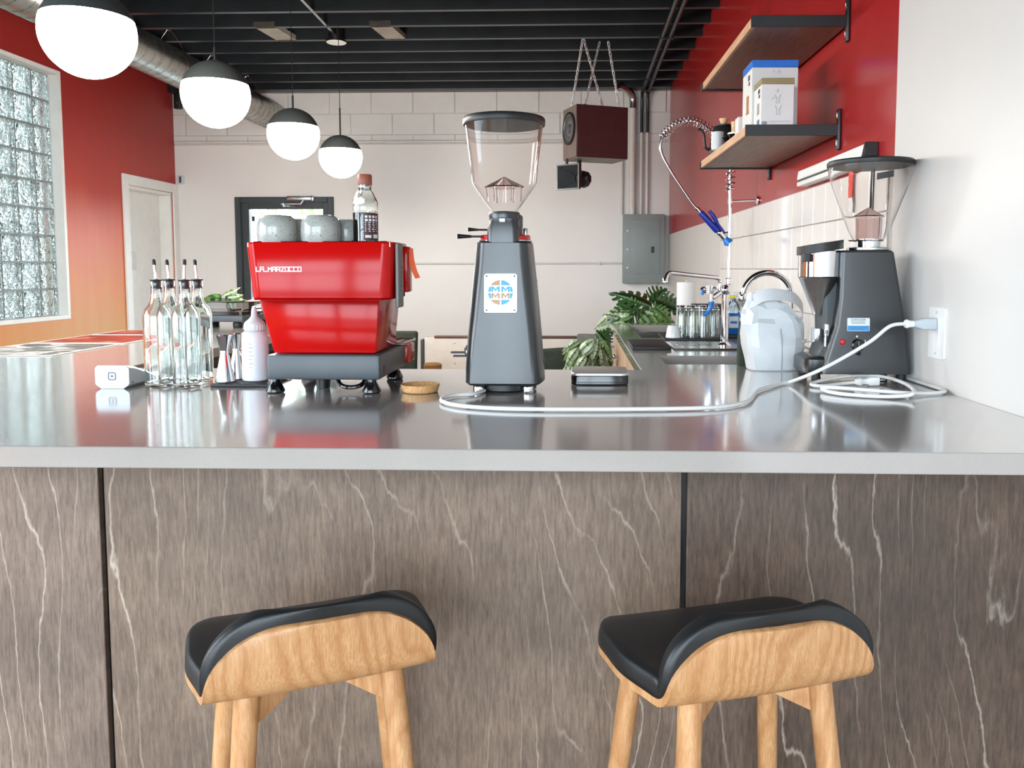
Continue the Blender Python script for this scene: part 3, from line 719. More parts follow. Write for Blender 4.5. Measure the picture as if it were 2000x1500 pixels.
# ================================================================== GRINDER IN THE MIDDLE
g = thing('coffee_grinder', 'tall dark grey coffee grinder with clear hopper standing in the middle of the bar', 'grinder', (-.1905, 2.2, CT))
def sect(w, d, fw, z, r=.035, fy=0):            # rounded section with a flat front facet of width fw
    n = 8; pts = []
    hw_, hd = w/2, d/2
    pts += [(-fw/2, -hd), (fw/2, -hd)]
    for k in range(1, n+1):
        t_ = k/n*pi/2; pts.append((fw/2 + (hw_-fw/2)*sin(t_)**.8, -hd + (hd*1.0)*(1-cos(t_))**1.0))
    for k in range(1, n+1):
        t_ = k/n*pi/2; pts.append((hw_*cos(t_)**.7, hd*sin(t_)**.7))
    for k in range(1, n+1):
        t_ = pi/2-k/n*pi/2; pts.append((-hw_*cos(t_)**.7, hd*sin(t_)**.7))
    for k in range(1, n):
        t_ = (1-k/n)*pi/2; pts.append((-(fw/2 + (hw_-fw/2)*sin(t_)**.8), -hd + (hd)*(1-cos(t_))))
    return [(a, c+fy, z) for a, c in pts]
bd = MB(); bd.loft([sect(.200, .190, .148, .022, fy=0), sect(.214, .200, .152, .028), sect(.212, .198, .150, .05), sect(.196, .184, .130, .16), sect(.176, .168, .104, .27), sect(.160, .156, .088, .345), sect(.150, .150, .083, .392), sect(.142, .142, .080, .396)])
bd.build('body', 'grinder_coat', g, ang=28)
nk = MB(); nk.loft([[(x*s, -.030+yv*s2, z) for x, yv in rrect(.082, .088, .016)] for s, s2, z in ((1.03, 1, .385), (1.0, 1, .43), (.86, .92, .446), (.84, .9, .455))]); nk.build('neck', 'grinder_coat', g)
MB().lathe([(.036, .452), (.041, .455), (.042, .466), (.040, .474), (.030, .476)], (0, -.012, 0), 32).build('collar', 'grinder_coat', g)
MB().box((.028, -.02, .40), (.046, .035, .468), .004).build('rear_bracket', 'dark_frame', g)
MB().box((-.008, -.078, .444), (.008, -.066, .457), .002).build('lock_screw', 'steel', g)
rg = MB(); rg.lathe([(.060, .400), (.068, .402), (.068, .411), (.064, .415), (.05, .416)], (0, .01, 0), 36); rg.build('adjust_ring', 'red_plastic', g)
MB().lathe([(.070, .3965), (.072, .398), (.072, .401), (.064, .402)], (0, .01, 0), 36).build('ring_plate', 'steel', g)
MB().lathe([(.006, .413), (.006, .430), (.005, .432)], (.056, -.015, 0), 14).build('ring_stop', 'steel', g)
hd = MB(); hd.rod((-.05, -.03, .410), (-.085, -.035, .410), .0028, None, 10); hd.rod((-.085, -.035, .410), (-.122, -.04, .410), .0035, .0065, 12); hd.build('adjust_lever', 'black_gloss', g)
hd = MB(); hd.rod((-.04, -.02, .428), (-.066, -.025, .428), .0025, None, 10); hd.rod((-.066, -.025, .428), (-.095, -.03, .4285), .0025, .0055, 12); hd.build('gate_lever', 'black_gloss', g)
# hopper
def hopper(parent, c, prof, th, mat, n=48):
    inner = [(r-th, z) for r, z in reversed(prof)]
    MB().lathe(prof + inner, c, n, caps=False).build('hopper', mat, parent, ang=30)
hopper(g, (0, -.012, 0), [(.033, .470), (.036, .480), (.060, .512), (.083, .546), (.086, .553), (.090, .60), (.0975, .66), (.104, .714)], .0022, 'hopper_plastic')
MB().lathe([(.092, .700), (.1075, .7005), (.1085, .703), (.1085, .716), (.106, .7195), (0, .7215)], (0, -.012, 0), 48).build('hopper_lid', 'black', g)
ins = MB()
ins.lathe([(.052, .540), (.053, .542), (.001, .568), (.0, .567), (.049, .5395)], (0, -.012, 0), 6, caps=False)
for k in range(6): ins.rod((.044*cos(k*pi/3), -.012+.044*sin(k*pi/3), .502), (.046*cos(k*pi/3), -.012+.046*sin(k*pi/3), .541), .0022, None, 8)
ins.rod((0, -.012, .50), (0, -.012, .566), .004, None, 10)
ins.build('bean_guard', 'smoke_plastic', g, ang=20)
# plate with the M emblem
pl = MB(); pl.prism(rrect(.084, .100, .005), .002, 'y', -.0010)
zc = .262
yf = -.0868; tl = math.atan2((.198-.156)/2, .295)
plate = pl.build('badge_plate', 'plate_metal', g, loc=(-.0045, yf, zc), rot=(-tl, 0, 0))
for sx in (-1, 1):
    for sz in (-1, 1): MB().lathe([(.0025, 0), (.0025, .0012), (.0015, .0016)], (sx*.036, -.001, sz*.044), 12, (0, -1, 0)).build('rivet', 'print_dark', plate)
em = MB()
nn = 48
em.add([(.0355*cos(2*pi*k/nn), -.00125, .002+.0355*sin(2*pi*k/nn)) for k in range(nn)] + [(.0345*cos(2*pi*k/nn), -.00125, .002+.0345*sin(2*pi*k/nn)) for k in range(nn)], [(k, (k+1) % nn, nn+(k+1) % nn, nn+k) for k in range(nn)])
em.build('emblem_ring', 'print_dark', plate, smooth=False)
def segm(x0, x1, z0, z1, r=.0325):
    out = []
    N = 14
    for k in range(N+1):
        x = x0+(x1-x0)*k/N; h_ = sqrt(max(0, r*r-x*x)); out.append((x, max(-h_, min(h_, z0))))
    for k in range(N, -1, -1):
        x = x0+(x1-x0)*k/N; h_ = sqrt(max(0, r*r-x*x)); out.append((x, max(-h_, min(h_, z1))))
    return out
for (x0, x1, z0, z1, mt) in ((-.033, -.0015, .018, .033, 'logo_brown'), (.0015, .033, .018, .033, 'logo_blue'), (-.033, -.0015, -.033, -.019, 'logo_brown'), (.0015, .033, -.033, -.019, 'logo_blue'),
                             (-.033, -.0245, .0012, .0155, 'logo_blue'), (.0245, .033, .0012, .0155, 'logo_blue'), (-.033, -.0245, -.0165, -.0012, 'logo_blue'), (.0245, .033, -.0165, -.0012, 'logo_blue')):
    q = MB(); poly = segm(x0, x1, z0, z1); q.add([(a, -.00135, .002+c) for a, c in poly], [tuple(range(len(poly)))]); q.build('emblem_field', mt, plate, smooth=False)
for cx_, cz_, mt in ((-.013, .0105, 'logo_blue'), (.013, .0105, 'logo_blue'), (-.013, -.0065, 'logo_brown'), (.013, -.0065, 'logo_brown')):
    q = MB(); w_, h_ = .0112, .0074
    poly = [(-w_, -h_), (-w_, h_), (-w_*.45, h_), (0, h_*.1), (w_*.45, h_), (w_, h_), (w_, -h_), (w_*.5, -h_), (w_*.5, h_*.1), (w_*.12, -h_*.7), (-w_*.12, -h_*.7), (-w_*.5, h_*.1), (-w_*.5, -h_)]
    q.prism([(a+cx_, c+cz_) for a, c in poly], .0006, 'y', -.0018); q.build('emblem_letter', mt, plate, smooth=False)
text('badge_text', 'MAZZER', .0085, 'logo_grey', plate, (0, -.0011, -.0415), (pi/2, 0, 0), .0002, sx=1.25)
for k in range(3): MB().box((.0855, -.02, .292-k*.0105), (.0885, .01, .2955-k*.0105), .0008, 1).build('side_mark', 'label_white', g)
MB().lathe([(.014, 0), (.014, .005), (.011, .008), (.0, .0085)], (.098, .0, .075), 20, (1, 0, -.12)).build('side_knob', 'dark_frame', g)
MB().lathe([(.018, 0), (.018, .006), (.014, .011), (0, .012)], (-.101, .02, .10), 20, (-1, 0, -.12)).build('dose_dial', 'plate_metal', g)
fk = MB(); fk.box((-.152, .02, .094), (-.106, .032, .099), .001, 1); fk.box((-.142, -.005, .087), (-.104, .007, .0915), .001, 1); fk.build('portafilter_fork', 'black', g)
for fx, fy in ((-.064, -.078), (.066, -.078), (-.064, .07), (.066, .07)):
    MB().lathe([(.0135, 0), (.0145, .002), (.0145, .018), (.012, .022)], (fx, fy, .0005), 18).build('foot', 'chrome', g)
MB().lathe([(.082, .004), (.084, .006), (.084, .0215), (.08, .022)], (0, 0, 0), 36).build('underside', 'black', g)

# ================================================================== GRINDER BY THE WALL (seen from its side)
g2 = thing('coffee_grinder', 'dark grey doser grinder with wide clear hopper against the white wall', 'grinder', (.83, 2.465, CT))
GX = g2.location.x
def gx(px, yv=2.375): return at(px, 640, Y=yv).x - GX
def gz(py, yv=2.375): return at(1680, py, Y=yv).z - CT
bd = MB(); h0, h1 = -.095, .095
def side(xl, xr, z, d0, d1, r=.012): return [(a, c, z) for a, c in rrect(xr-xl, d1-d0, r, 4, (xl+xr)/2, (d0+d1)/2)]
bd.loft([side(gx(1606), gx(1783), .022, h0, h1), side(gx(1606), gx(1783), .028, h0, h1), side(gx(1612), gx(1780), .06, h0+.001, h1-.001), side(gx(1633), gx(1771), .16, h0+.008, h1-.008), side(gx(1640), gx(1763), .24, h0+.014, h1-.014), side(gx(1643), gx(1748), .372, h0+.022, h1-.022), side(gx(1646), gx(1744), .378, h0+.026, h1-.026)])
bd.build('body', 'grinder_coat', g2, ang=30)
bs = MB(); bs.loft([side(gx(1580), gx(1650), .02, -.08, .08, .03), side(gx(1577), gx(1650), .03, -.085, .085, .035), side(gx(1578), gx(1650), .062, -.085, .085, .035), side(gx(1590), gx(1650), .070, -.075, .075, .03)]); bs.build('base_foot', 'grinder_coat', g2)
fr2 = MB(); fr2.loft([side(gx(1604), gx(1650), .066, -.05, .05, .012), side(gx(1618), gx(1650), .10, -.05, .05, .012), side(gx(1612), gx(1655), .36, -.045, .045, .012)]); fr2.build('front_column', 'dark_frame', g2)
# doser
dc = (gx(1604, 2.42), -.012, 0)
MB().lathe([(.058, .300), (.061, .302), (.061, .376), (.058, .378)], dc, 40).build('doser_drum', 'chrome', g2)
MB().lathe([(.0, .190), (.016, .192), (.018, .198), (.0575, .297), (.061, .300)], dc, 40).build('doser_cone', 'steel', g2)
ld_ = MB(); ld_.loft([[(dc[0]+.066*cos(a_)*1.0, dc[1]+.064*sin(a_), z + .16*(.066*cos(a_)+.066)) for a_ in [2*pi*k/36 for k in range(36)]] for z in (.364, .368, .386, .389)]); ld_.build('doser_lid', 'black', g2)
MB().box((dc[0]-.062, -.073, .345), (dc[0]-.045, -.045, .368), .002).build('doser_sticker', 'print_dark', g2)
pf = MB(); pf.box((gx(1600), -.045, .112), (gx(1612), -.012, .152), .003); pf.box((gx(1578), -.04, .110), (gx(1602), -.03, .1135), .001, 1); pf.build('portafilter_fork', 'chrome', g2)
lv = MB(); lv.rod((gx(1618), -.065, .100), (gx(1618), -.065, .125), .005); lv.rod((gx(1618), -.065, .125), (gx(1619), -.065, .14), .003); lv.sphere((gx(1619), -.065, .142), .005, 10, 8); lv.build('dose_lever', 'steel', g2)
MB().box((gx(1617), -.066, .13), (gx(1625), -.052, .165), .002).build('front_plate', 'aluminium', g2)
# hopper
hc = (gx(1692, 2.45), -.01, 0)
hopper(g2, hc, [(.040, .405), (.045, .412), (.060, .44), (.112, .585), (.1165, .60), (.1175, .632)], .0025, 'hopper_plastic')
MB().lathe([(.108, .622), (.1205, .6225), (.1215, .625), (.1215, .634), (.118, .638), (0, .640)], hc, 48).build('hopper_lid', 'black', g2)
MB().lathe([(.034, .385), (.034, .405), (.041, .407), (.041, .412), (.03, .413)], hc, 32).build('hopper_neck', 'chrome', g2)
MB().lathe([(.058, .3785), (.060, .380), (.060, .386), (.055, .388), (.03, .389)], hc, 36).build('ring_plate', 'steel', g2)
MB().box((hc[0]-.062, hc[1]-.02, .405), (hc[0]-.04, hc[1]-.012, .409), .001, 1).build('gate_lever', 'black', g2)
ins = MB(); ins.lathe([(.045, .478), (.046, .480), (.001, .505), (.0, .504), (.042, .4775)], hc, 6, caps=False); ins.lathe([(.038, .412), (.040, .475), (.037, .475), (.035, .412)], hc, 6, caps=False); ins.build('bean_guard', 'smoke_plastic', g2, ang=20)
MB().box((hc[0]+.013, hc[1]+.01, .50), (hc[0]+.017, hc[1]+.014, .62)).build('hopper_bar', 'dark_frame', g2, smooth=False)
st = MB(); a0_ = radians(-100); n_ = 6; rr = .1085
vs = [(hc[0]+(rr-(.6-z)*.06)*cos(a0_+k*.075), hc[1]+(rr-(.6-z)*.06)*sin(a0_+k*.075), z+.0015*k) for z in (.574, .592) for k in range(n_+1)]
st.add(vs, [(k, k+1, n_+2+k, n_+1+k) for k in range(n_)]); st.build('hopper_sticker', 'print_dark', g2)
# side: warning label, lamp, switch
yb_ = -.0895
dl = MB().prism(rrect(.064, .038, .003), .0012, 'y', -.0006).build('warning_label', 'label_white', g2, loc=(gx(1677), yb_+.0015, gz(634)), rot=(-.055, 0, 0))
text('warning_text', 'DANGER', .0095, 'print_dark', dl, (0, -.0007, .0135), (pi/2, 0, 0), .0002, sx=1.1)
for k in range(2): MB().box((-.022+random.uniform(0, .004), -.0010, .0065-k*.004), (.022-random.uniform(0, .008), -.0006, .0080-k*.004)).build('warning_line', 'logo_grey', dl, smooth=False)
MB().box((-.031, -.0009, -.018), (.031, -.0006, -.0035)).build('warning_band', 'label_blue', dl, smooth=False)
for k in range(3): MB().box((-.027, -.0012, -.0075-k*.0035), (.025-.004*k, -.0009, -.0062-k*.0035)).build('warning_line', 'blue_print', dl, smooth=False)
MB().lathe([(.0085, 0), (.0085, .002), (.006, .005), (0, .006)], (gx(1646), yb_-.001, gz(668)), 20, (0, -1, 0)).build('pilot_lamp', 'red_plastic', g2)
sw = MB().lathe([(.018, 0), (.018, .004), (.015, .007), (0, .0075)], (gx(1676), yb_-.003, gz(674)), 28, (0, -1, 0)).build('switch_dial', 'black_gloss', g2)
MB().box((gx(1676)-.004, yb_-.018, gz(693)), (gx(1676)+.004, yb_-.008, gz(664)), .002).build('switch_grip', 'black_gloss', g2)
MB().lathe([(.003, 0), (.003, .001)], (gx(1674), yb_-.001, gz(657)), 12, (0, -1, 0)).build('switch_mark', 'label_white', g2)
MB().box((gx(1690), yb_-.001, gz(669)), (gx(1691.5), yb_+.002, gz(664))).build('switch_mark', 'label_white', g2, smooth=False)
for fx in (gx(1600), gx(1768)):
    for fy in (-.07, .07): MB().lathe([(.012, 0), (.014, .003), (.012, .022)], (fx, fy, .0005), 16).build('foot', 'black_rubber', g2)

# ================================================================== PENDANTS
pend = [(-1.645, 2.775, 'largest globe pendant, cut by the top of the picture'), (-1.645, 3.757, 'second largest globe pendant, hanging before the silver duct'),
        (-1.672, 4.865, 'globe pendant on a short black rod before the end of the duct'), (-1.672, 5.84, 'smallest globe pendant, nearest the back wall above the brown-capped bottle')]
RG, ZG = .15, 2.118
cp = []; gl_ = []
t0 = math.asin(.30)
for k in range(13): a = t0 + (pi/2-t0)*k/12; cp.append((RG*1.004*cos(a), RG*1.004*sin(a)))
for k in range(19): a = -pi/2 + (t0+pi/2)*k/18; gl_.append((max(RG*cos(a), 0), RG*sin(a)))
cpi = [(r*.975, z*.975) for r, z in reversed(cp)]
cpm = MB().lathe(cp + cpi, (0,0,0), 48, caps=False); glm = MB().lathe(gl_, (0,0,0), 48, caps=False)
for i, (x, yv, lb) in enumerate(pend):
    t = thing('globe_pendant', lb, 'pendant light', (x, yv, ZG), 0, 'globe pendants over the left of the bar')
    cpm.build('cap', 'cap_grey', t); glm.build('globe', 'globe_glow', t)
    rl_ = (.06, .06, .075, .19)[i]
    MB().rod((0, 0, RG), (0, 0, RG+rl_), .006, None, 12).build('rod', 'black', t)
    MB().rod((0, 0, RG+rl_), (0, 0, ZJ-ZG-.0 + (.28 if i else .28)), .0025, None, 8).build('cord', 'black', t)
    MB().lathe([(.05, -.02), (.055, -.018), (.055, 0)], (0, 0, 3.30-ZG), 20).build('canopy', 'black', t)

# ================================================================== DUCT
DXc, DZc, DR = -2.92, 2.786, .13
d = thing('spiral_duct', 'silver spiral duct running under the ceiling along the red wall', 'duct', (DXc, 0, DZc))
MB().lathe([(DR, 0), (DR, YB+.4-.41)], (0, .0, 0), 48, (0, 1, 0), caps=True).build('tube', 'galvanized', d)
hx = []
tn = 74
for k in range(tn*20+1): a = 2*pi*k/20; hx.append((DR*cos(a), .02 + .107*k/20, DR*sin(a)))
MB().tube(hx, .0022, 5).build('spiral_seam', 'dark_frame', d)
for yy in (3.45, 5.25, 7.05):
    MB().lathe([(DR+.001, -.03), (DR+.006, -.028), (DR+.006, .028), (DR+.001, .03)], (0, yy, 0), 48, (0, 1, 0), caps=False).build('coupling', 'galvanized', d)
for yy in (3.8, 5.92, 6.62, 7.33):
    hw_ = MB(); top = 3.29-DZc; jn = DR+.13
    hw_.rod((0, yy, jn), (0, yy, top), .0035, None, 6); hw_.rod((0, yy, jn-.02), (0, yy, jn+.03), .008, None, 8)
    for s in (-1, 1): hw_.tube(smoothpath([(0, yy, jn), (s*.07, yy, DR+.035), (s*DR*.88, yy, DR*.55), (s*(DR+.002), yy, 0), (s*DR*.7, yy, -DR*.72), (0, yy, -DR-.002)], 4), .0022, 6)
    hw_.tube([(0, yy, jn), (-.05, yy, jn+.1), (-.10, yy, jn+.16)], .0025, 6)
    hw_.build('hanger_wire', 'steel', d)
# ceiling box with conduit
t = thing('ceiling_box', 'round black ceiling box with pale disc on a thin conduit', 'ceiling fitting', (0, 0, 0))
p = at(657, 83, Z=ZJ-.03)
MB().lathe([(.055, .10), (.055, .015), (.076, .012), (.076, 0)], p, 28).build('housing', 'black', t)
MB().lathe([(0, -.006), (.068, -.004), (.072, 0)], p, 28).build('disc', 'white_trim', t)
MB().rod(p+Vector((0, 0, .05)), at(585, -6, Z=ZJ-.005), .012, None, 10).build('conduit', 'steel', t)
# twin conduits under the ceiling on the right, dropping to the breaker panel
for i, dx in enumerate((0, .055)):
    x = .622+dx; r = .014
    t = MB(); t.tube(smoothpath([(x, 7.965, 2.62), (x, 7.965, 2.2), (x, 7.965, 1.846)], 3), r, 10)
    t = tag(t.build('conduit_pipe', 'conduit_paint'), ('thin conduit next to the thick white pipe, dropping to the grey breaker panel', 'thin conduit nearest the red wall, dropping to the grey breaker panel')[i], 'conduit', 'conduits down to the breaker panel')
    q = MB(); q.tube(smoothpath([(x, 3.2, ZJ-.02), (x, 5.5, ZJ-.02), (x, 7.75, ZJ-.02), (x, 7.92, ZJ-.04), (x, 7.96, ZJ-.14), (x, 7.965, 2.7), (x, 7.965, 2.621)], 5), r+.001, 10); q.build('ceiling_run', 'joist_black', t)
    for yy in (4.6, 6.1, 7.4): MB().box((x-.024, yy-.012, ZJ-.036), (x+.024, yy+.012, ZJ-.001)).build('strap', 'black_steel', t, smooth=False)
t = thing('conduit_pipe', 'thick white pipe with grey elbow dropping to the breaker panel', 'conduit', (.535, 7.95, 1.846), 0, 'conduits down to the breaker panel')
MB().rod((0, -.0, 0), (0, 0, 1.0), .032, None, 20).build('pipe', 'conduit_paint', t)
MB().tube(smoothpath([(0, 0, 1.0), (0, 0, 1.08), (-.02, -.02, 1.13), (-.07, -.06, 1.17), (-.14, -.12, 1.19)], 5), .034, 16).build('elbow', 'steel', t)
t = MB(); t.tube(smoothpath([(-3.9, 7.972, 2.552), (-2.0, 7.972, 2.550), (.2, 7.972, 2.548), (.33, 7.972, 2.545), (.40, 7.972, 2.51), (.432, 7.972, 2.44), (.437, 7.972, 2.3), (.437, 7.972, 1.846)], 6), .0125, 10)
t.tube([(-3.9, 7.98, 2.527), (-1.0, 7.98, 2.526), (.2, 7.98, 2.526)], .006, 8)
tag(t.build('conduit_pipe', 'conduit_paint'), 'long horizontal conduit across the white block wall bending down by the speaker', 'conduit')
t = MB(); a = at(1046, 515, Y=7.985); c = at(1214, 514, Y=7.985); t.rod(a-Vector((1.6, 0, 0)), c, .009, None, 8); t.box((at(1170, 514, Y=7.98).x-.01, 7.97, c.z-.015), (at(1170, 514, Y=7.98).x+.01, 7.999, c.z+.015))
tag(t.build('conduit_pipe', 'conduit_paint'), 'thin conduit low on the back wall leading left from the breaker panel', 'conduit')
# breaker panel
t = thing('breaker_panel', 'grey metal breaker panel on the back wall', 'electric panel', (.6435, YB, 1.186))
MB().box((-.195, -.13, 0), (.195, -.0015, .657), .004).build('box', 'grey_paint', t)
dd = MB().box((-.125, -.137, .09), (.155, -.1305, .605), .003).build('panel_door', 'grey_paint', t)
MB().box((.07, -.142, .29), (.10, -.1372, .35), .003).build('latch', 'print_dark', dd)
for z in (.15, .325, .50): MB().lathe([(.008, 0), (.007, .004), (0, .005)], (-.155, -.13, z), 12, (0, -1, 0)).build('screw', 'white_trim', t)
MB().rod((.13, -.03, -.6), (.13, -.03, -.0005), .012, None, 10).build('drop_conduit', 'conduit_paint', t)
# small wall fittings at the left corner
p0 = at(341, 166, Y=7.97); p1 = at(353, 213, Y=7.97)
t = thing('wall_horn', 'small black box high in the corner under the duct', 'wall box', ((p0.x+p1.x)/2+.004, 7.99, p1.z))
MB().box((-.032, -.05, 0), (.032, -.001, p0.z-p1.z), .004).build('box', 'black', t); MB().lathe([(.012, 0), (.010, .006), (0, .007)], (0, -.05, .05), 12, (0, -1, 0)).build('sensor', 'dark_frame', t)
p = at(353, 351, Y=7.98)
t = thing('thermostat', 'tiny white thermostat with dark screen by the corner', 'thermostat', (p.x, YB, p.z))
MB().box((-.028, -.025, -.042), (.028, -.001, .042), .004).build('case', 'white_plastic', t); MB().box((-.012, -.0265, -.03), (.008, -.0252, .03)).build('screen', 'print_dark', t, smooth=False)

# ================================================================== HANGING SPEAKER
SPY = 6.15
p = at(1127, 306, Y=SPY); rz = radians(22)
t = thing('hanging_speaker', 'dark red speaker box hung from the ceiling on chains', 'speaker', (p.x, p.y, p.z), rz)
SL, SW, SHh = .415, .275, .385
MB().box((0, 0, 0), (SL, SW, SHh), .003, 1).build('cabinet', 'speaker_wood', t)
MB().box((-.006, .003, .002), (-.0005, SW-.003, SHh-.002), .002, 1).build('baffle', 'speaker_front', t)
MB().box((.004, .004, -.003), (SL-.004, SW-.004, -.0005)).build('underside', 'speaker_under', t, smooth=False)
MB().lathe([(.118, 0), (.118, .008), (.104, .010), (.096, .004), (.09, .006), (.04, -.004), (.035, .008), (0, .016)], (-.0065, SW/2, .225), 36, (-1, 0, 0), caps=False).build('woofer', 'cone_grey', t)
MB().lathe([(.122, 0), (.122, .011), (.106, .0125), (.104, .009)], (-.0062, SW/2, .225), 36, (-1, 0, 0), caps=False).build('woofer_ring', 'black', t)
MB().box((-.008, SW/2-.012, .045), (-.0062, SW/2+.012, .055)).build('badge', 'steel', t, smooth=False)
Mi = (Matrix.Translation(t.location) @ Matrix.Rotation(rz, 4, 'Z')).inverted()
link = MB(); link.tube([(.009*cos(a)*.75, 0, .022*sin(a)) for a in [2*pi*k/12 for k in range(12)]], .0032, 6, True); lm_ = link.mesh('chain_link'); lm_.materials.append(M['chrome']); lm_.shade_smooth()
for (px, py), (lx, ly) in (((1138, 98), (.02, .16)), ((1140, 96), (.30, .19)), ((1171, 92), (.075, .03)), ((1188, 90), (.37, .06))):
    topw = at(px, py, Y=6.30 if px > 1150 else 6.22); topw.z = ZJ; A = Mi @ topw; Bp = Vector((lx, ly, SHh)); dv = A-Bp; n = int(dv.length/.036)
    ch = MB()
    R = Vector((0, 0, 1)).rotation_difference(dv.normalized()).to_matrix()
    for k in range(n+1):
        c = Bp + dv*((k+.5)/(n+1)); T = R @ Matrix.Rotation((k % 2)*pi/2 + .5, 3, 'Z')
        ch.tube([c + T @ Vector((.0085*cos(a), 0, .024*sin(a))) for a in [2*pi*j/10 for j in range(10)]], .0034, 5, True)
    ch.build('chain', 'zinc', t)
    MB().lathe([(.014, 0), (.014, .004), (.006, .010)], (lx, ly, SHh), 12).build('eye_bolt', 'steel', t)
# horn below
_h = radians(34); HR = (0, 0, _h); _c = Vector((.03, .13, 0)); HP = _c - Matrix.Rotation(_h, 3, 'Z') @ _c
hb_ = MB()
hb_.loft([[(-.055, yv, z) for yv, z in ((.03, -.235), (.235, -.235), (.235, -.045), (.03, -.045))], [(-.055, yv, z) for yv, z in ((.04, -.225), (.225, -.225), (.225, -.055), (.04, -.055))], [(.08, yv, z) for yv, z in ((.11, -.16), (.155, -.16), (.155, -.12), (.11, -.12))]], caps=False)
hb_.build('horn_flare', 'horn_grey', t, ang=20, loc=HP, rot=HR)
ho = MB(); ho.loft([[(-.054, yv, z) for yv, z in ((.03, -.235), (.235, -.235), (.235, -.045), (.03, -.045))], [(-.035, yv, z) for yv, z in ((.03, -.235), (.235, -.235), (.235, -.045), (.03, -.045))], [(.10, yv, z) for yv, z in ((.10, -.17), (.165, -.17), (.165, -.11), (.10, -.11))]], caps=False)
ho.build('horn_shell', 'black', t, ang=20, loc=HP, rot=HR)
MB().lathe([(.035, .09), (.04, .12), (.062, .13), (.066, .15), (.066, .175), (.05, .185), (.045, .2), (0, .203)], (0, .1325, -.14), 10, (1, 0, 0)).build('horn_driver', 'black', t, ang=15, loc=HP, rot=HR)
MB().box((.06, .12, -.11), (.085, .145, 0)).build('horn_strap', 'black', t, smooth=False); MB().rod((-.03, .13, -.05), (-.03, .13, 0), .012, None, 8).build('horn_strap', 'black', t)

# ================================================================== SHELVES ON THE RED WALL
for i, (zz, lb) in enumerate(((2.182, 'upper walnut shelf with black steel brackets on the red wall, empty'), (1.813, 'lower walnut shelf on the red wall carrying boxes and a kettle'))):
    y0, y1, dp, th = (3.0, 4.07, .345, .034) if i == 0 else (3.065, 4.09, .345, .034)
    t = thing('wall_shelf', lb, 'shelf', (WX(0)-0, 0, 0), WROT, 'walnut shelves on the red wall')
    MB().box((-dp+.012, y0+.006, zz), (-.012, y1-.006, zz+th), .001, 1).build('board', 'walnut', t)
    MB().box((-dp, y0+.008, zz+.001), (-dp+.0115, y1-.008, zz+th-.001), .001, 1).build('front_edge', 'shelf_edge', t)
    for yy, nm in ((y0, 0), (y1-.005, 1)):
        br = MB(); br.box((-dp-.004, yy, zz-.004), (-.008, yy+.005, zz+th+.003), .001, 1)
        if nm: br = MB(); br.box((-dp-.004, yy-.03, zz-.005), (-.008, yy+.005, zz-.0005), .001, 1); br.box((-dp-.005, yy-.03, zz-.005), (-dp-.0005, yy+.005, zz+.03), .001, 1)
        br.box((-.013, yy-.004, zz-.055), (-.001, yy+.022, zz+th+.06), .005, 3)
        bo = br.build('bracket', 'black_steel', t)
        for dz in (-.03, th+.035): MB().box((-.0145, yy+.004, zz+dz-.013), (-.0128, yy+.013, zz+dz+.013), .002, 1).build('slot', 'steel', bo)
# LED strip fitting below
t = thing('strip_light', 'long grey strip fitting with black end cap under the shelves', 'strip fitting', (WX(0), 0, 0), WROT)
MB().hexa([(-.045, 2.72, 1.69), (-.001, 2.72, 1.69), (-.001, 3.47, 1.69), (-.045, 3.47, 1.69), (-.040, 2.72, 1.728), (-.001, 2.72, 1.728), (-.001, 3.47, 1.728), (-.040, 3.47, 1.728)], .003, 1).build('housing', 'white_trim', t)
MB().box((-.042, 2.73, 1.682), (-.012, 3.46, 1.6895)).build('dark_slot', 'black', t, smooth=False)
MB().box((-.047, 2.73, 1.664), (-.001, 3.46, 1.6815), .002).build('lower_rail', 'white_trim', t)
MB().hexa([(-.049, 2.70, 1.686), (-.001, 2.70, 1.686), (-.001, 2.719, 1.686), (-.049, 2.719, 1.686), (-.040, 2.70, 1.732), (-.001, 2.70, 1.732), (-.001, 2.719, 1.732), (-.040, 2.719, 1.732)], .002, 1).build('end_cap', 'black', t)
MB().rod((-.02, 2.70, 1.5), (-.02, 2.70, 1.68), .003, None, 6).build('cable', 'black', t)
t = thing('hanging_tag', 'small red and white paper tag on the tiled wall behind the hopper', 'tag', (WX(2.9)-.02, 2.9, 1.50))
MB().box((-.001, -.022, .07), (.001, .022, .185)).build('red_strip', 'tag_red', t, smooth=False); MB().box((-.0012, -.022, .02), (.0012, .022, .0695)).build('white_end', 'paper_white', t, smooth=False)
# things on the lower shelf
SZ = 1.8475
def sketch(parent, pts, y_, mat='paper_grey', r=.0009):
    MB().tube([(a, y_, c) for a, c in pts], r, 4).build('drawing', mat, parent)
def carton(label, px0, px1, yf, dep, h, lid, lidmat):
    a = at(px0, 240, Y=yf).x; c = at(px1, 240, Y=yf).x; w_ = c-a
    t = thing('carton', label, 'box', (a+w_/2, yf+dep/2, SZ), 0, 'coffee gear cartons on the lower shelf')
    MB().box((-w_/2, -dep/2, 0), (w_/2, dep/2, h-lid), .0015, 1).build('body', 'paper_white', t)
    MB().box((-w_/2-.0006, -dep/2-.0006, h-lid+.0003), (w_/2+.0006, dep/2+.0006, h), .0015, 1).build('lid', lidmat, t)
    return t, w_
t, w_ = carton('large white carton with a blue lid band on the lower shelf', 1467, 1557, 3.22, .17, .272, .028, 'blue_lid')
yy = -.0855
sketch(t, [(-.01, .225), (-.002, .235)], yy); sketch(t, [(.008, .222), (.016, .236), (.018, .222)], yy)
xx = -w_/2-.0008
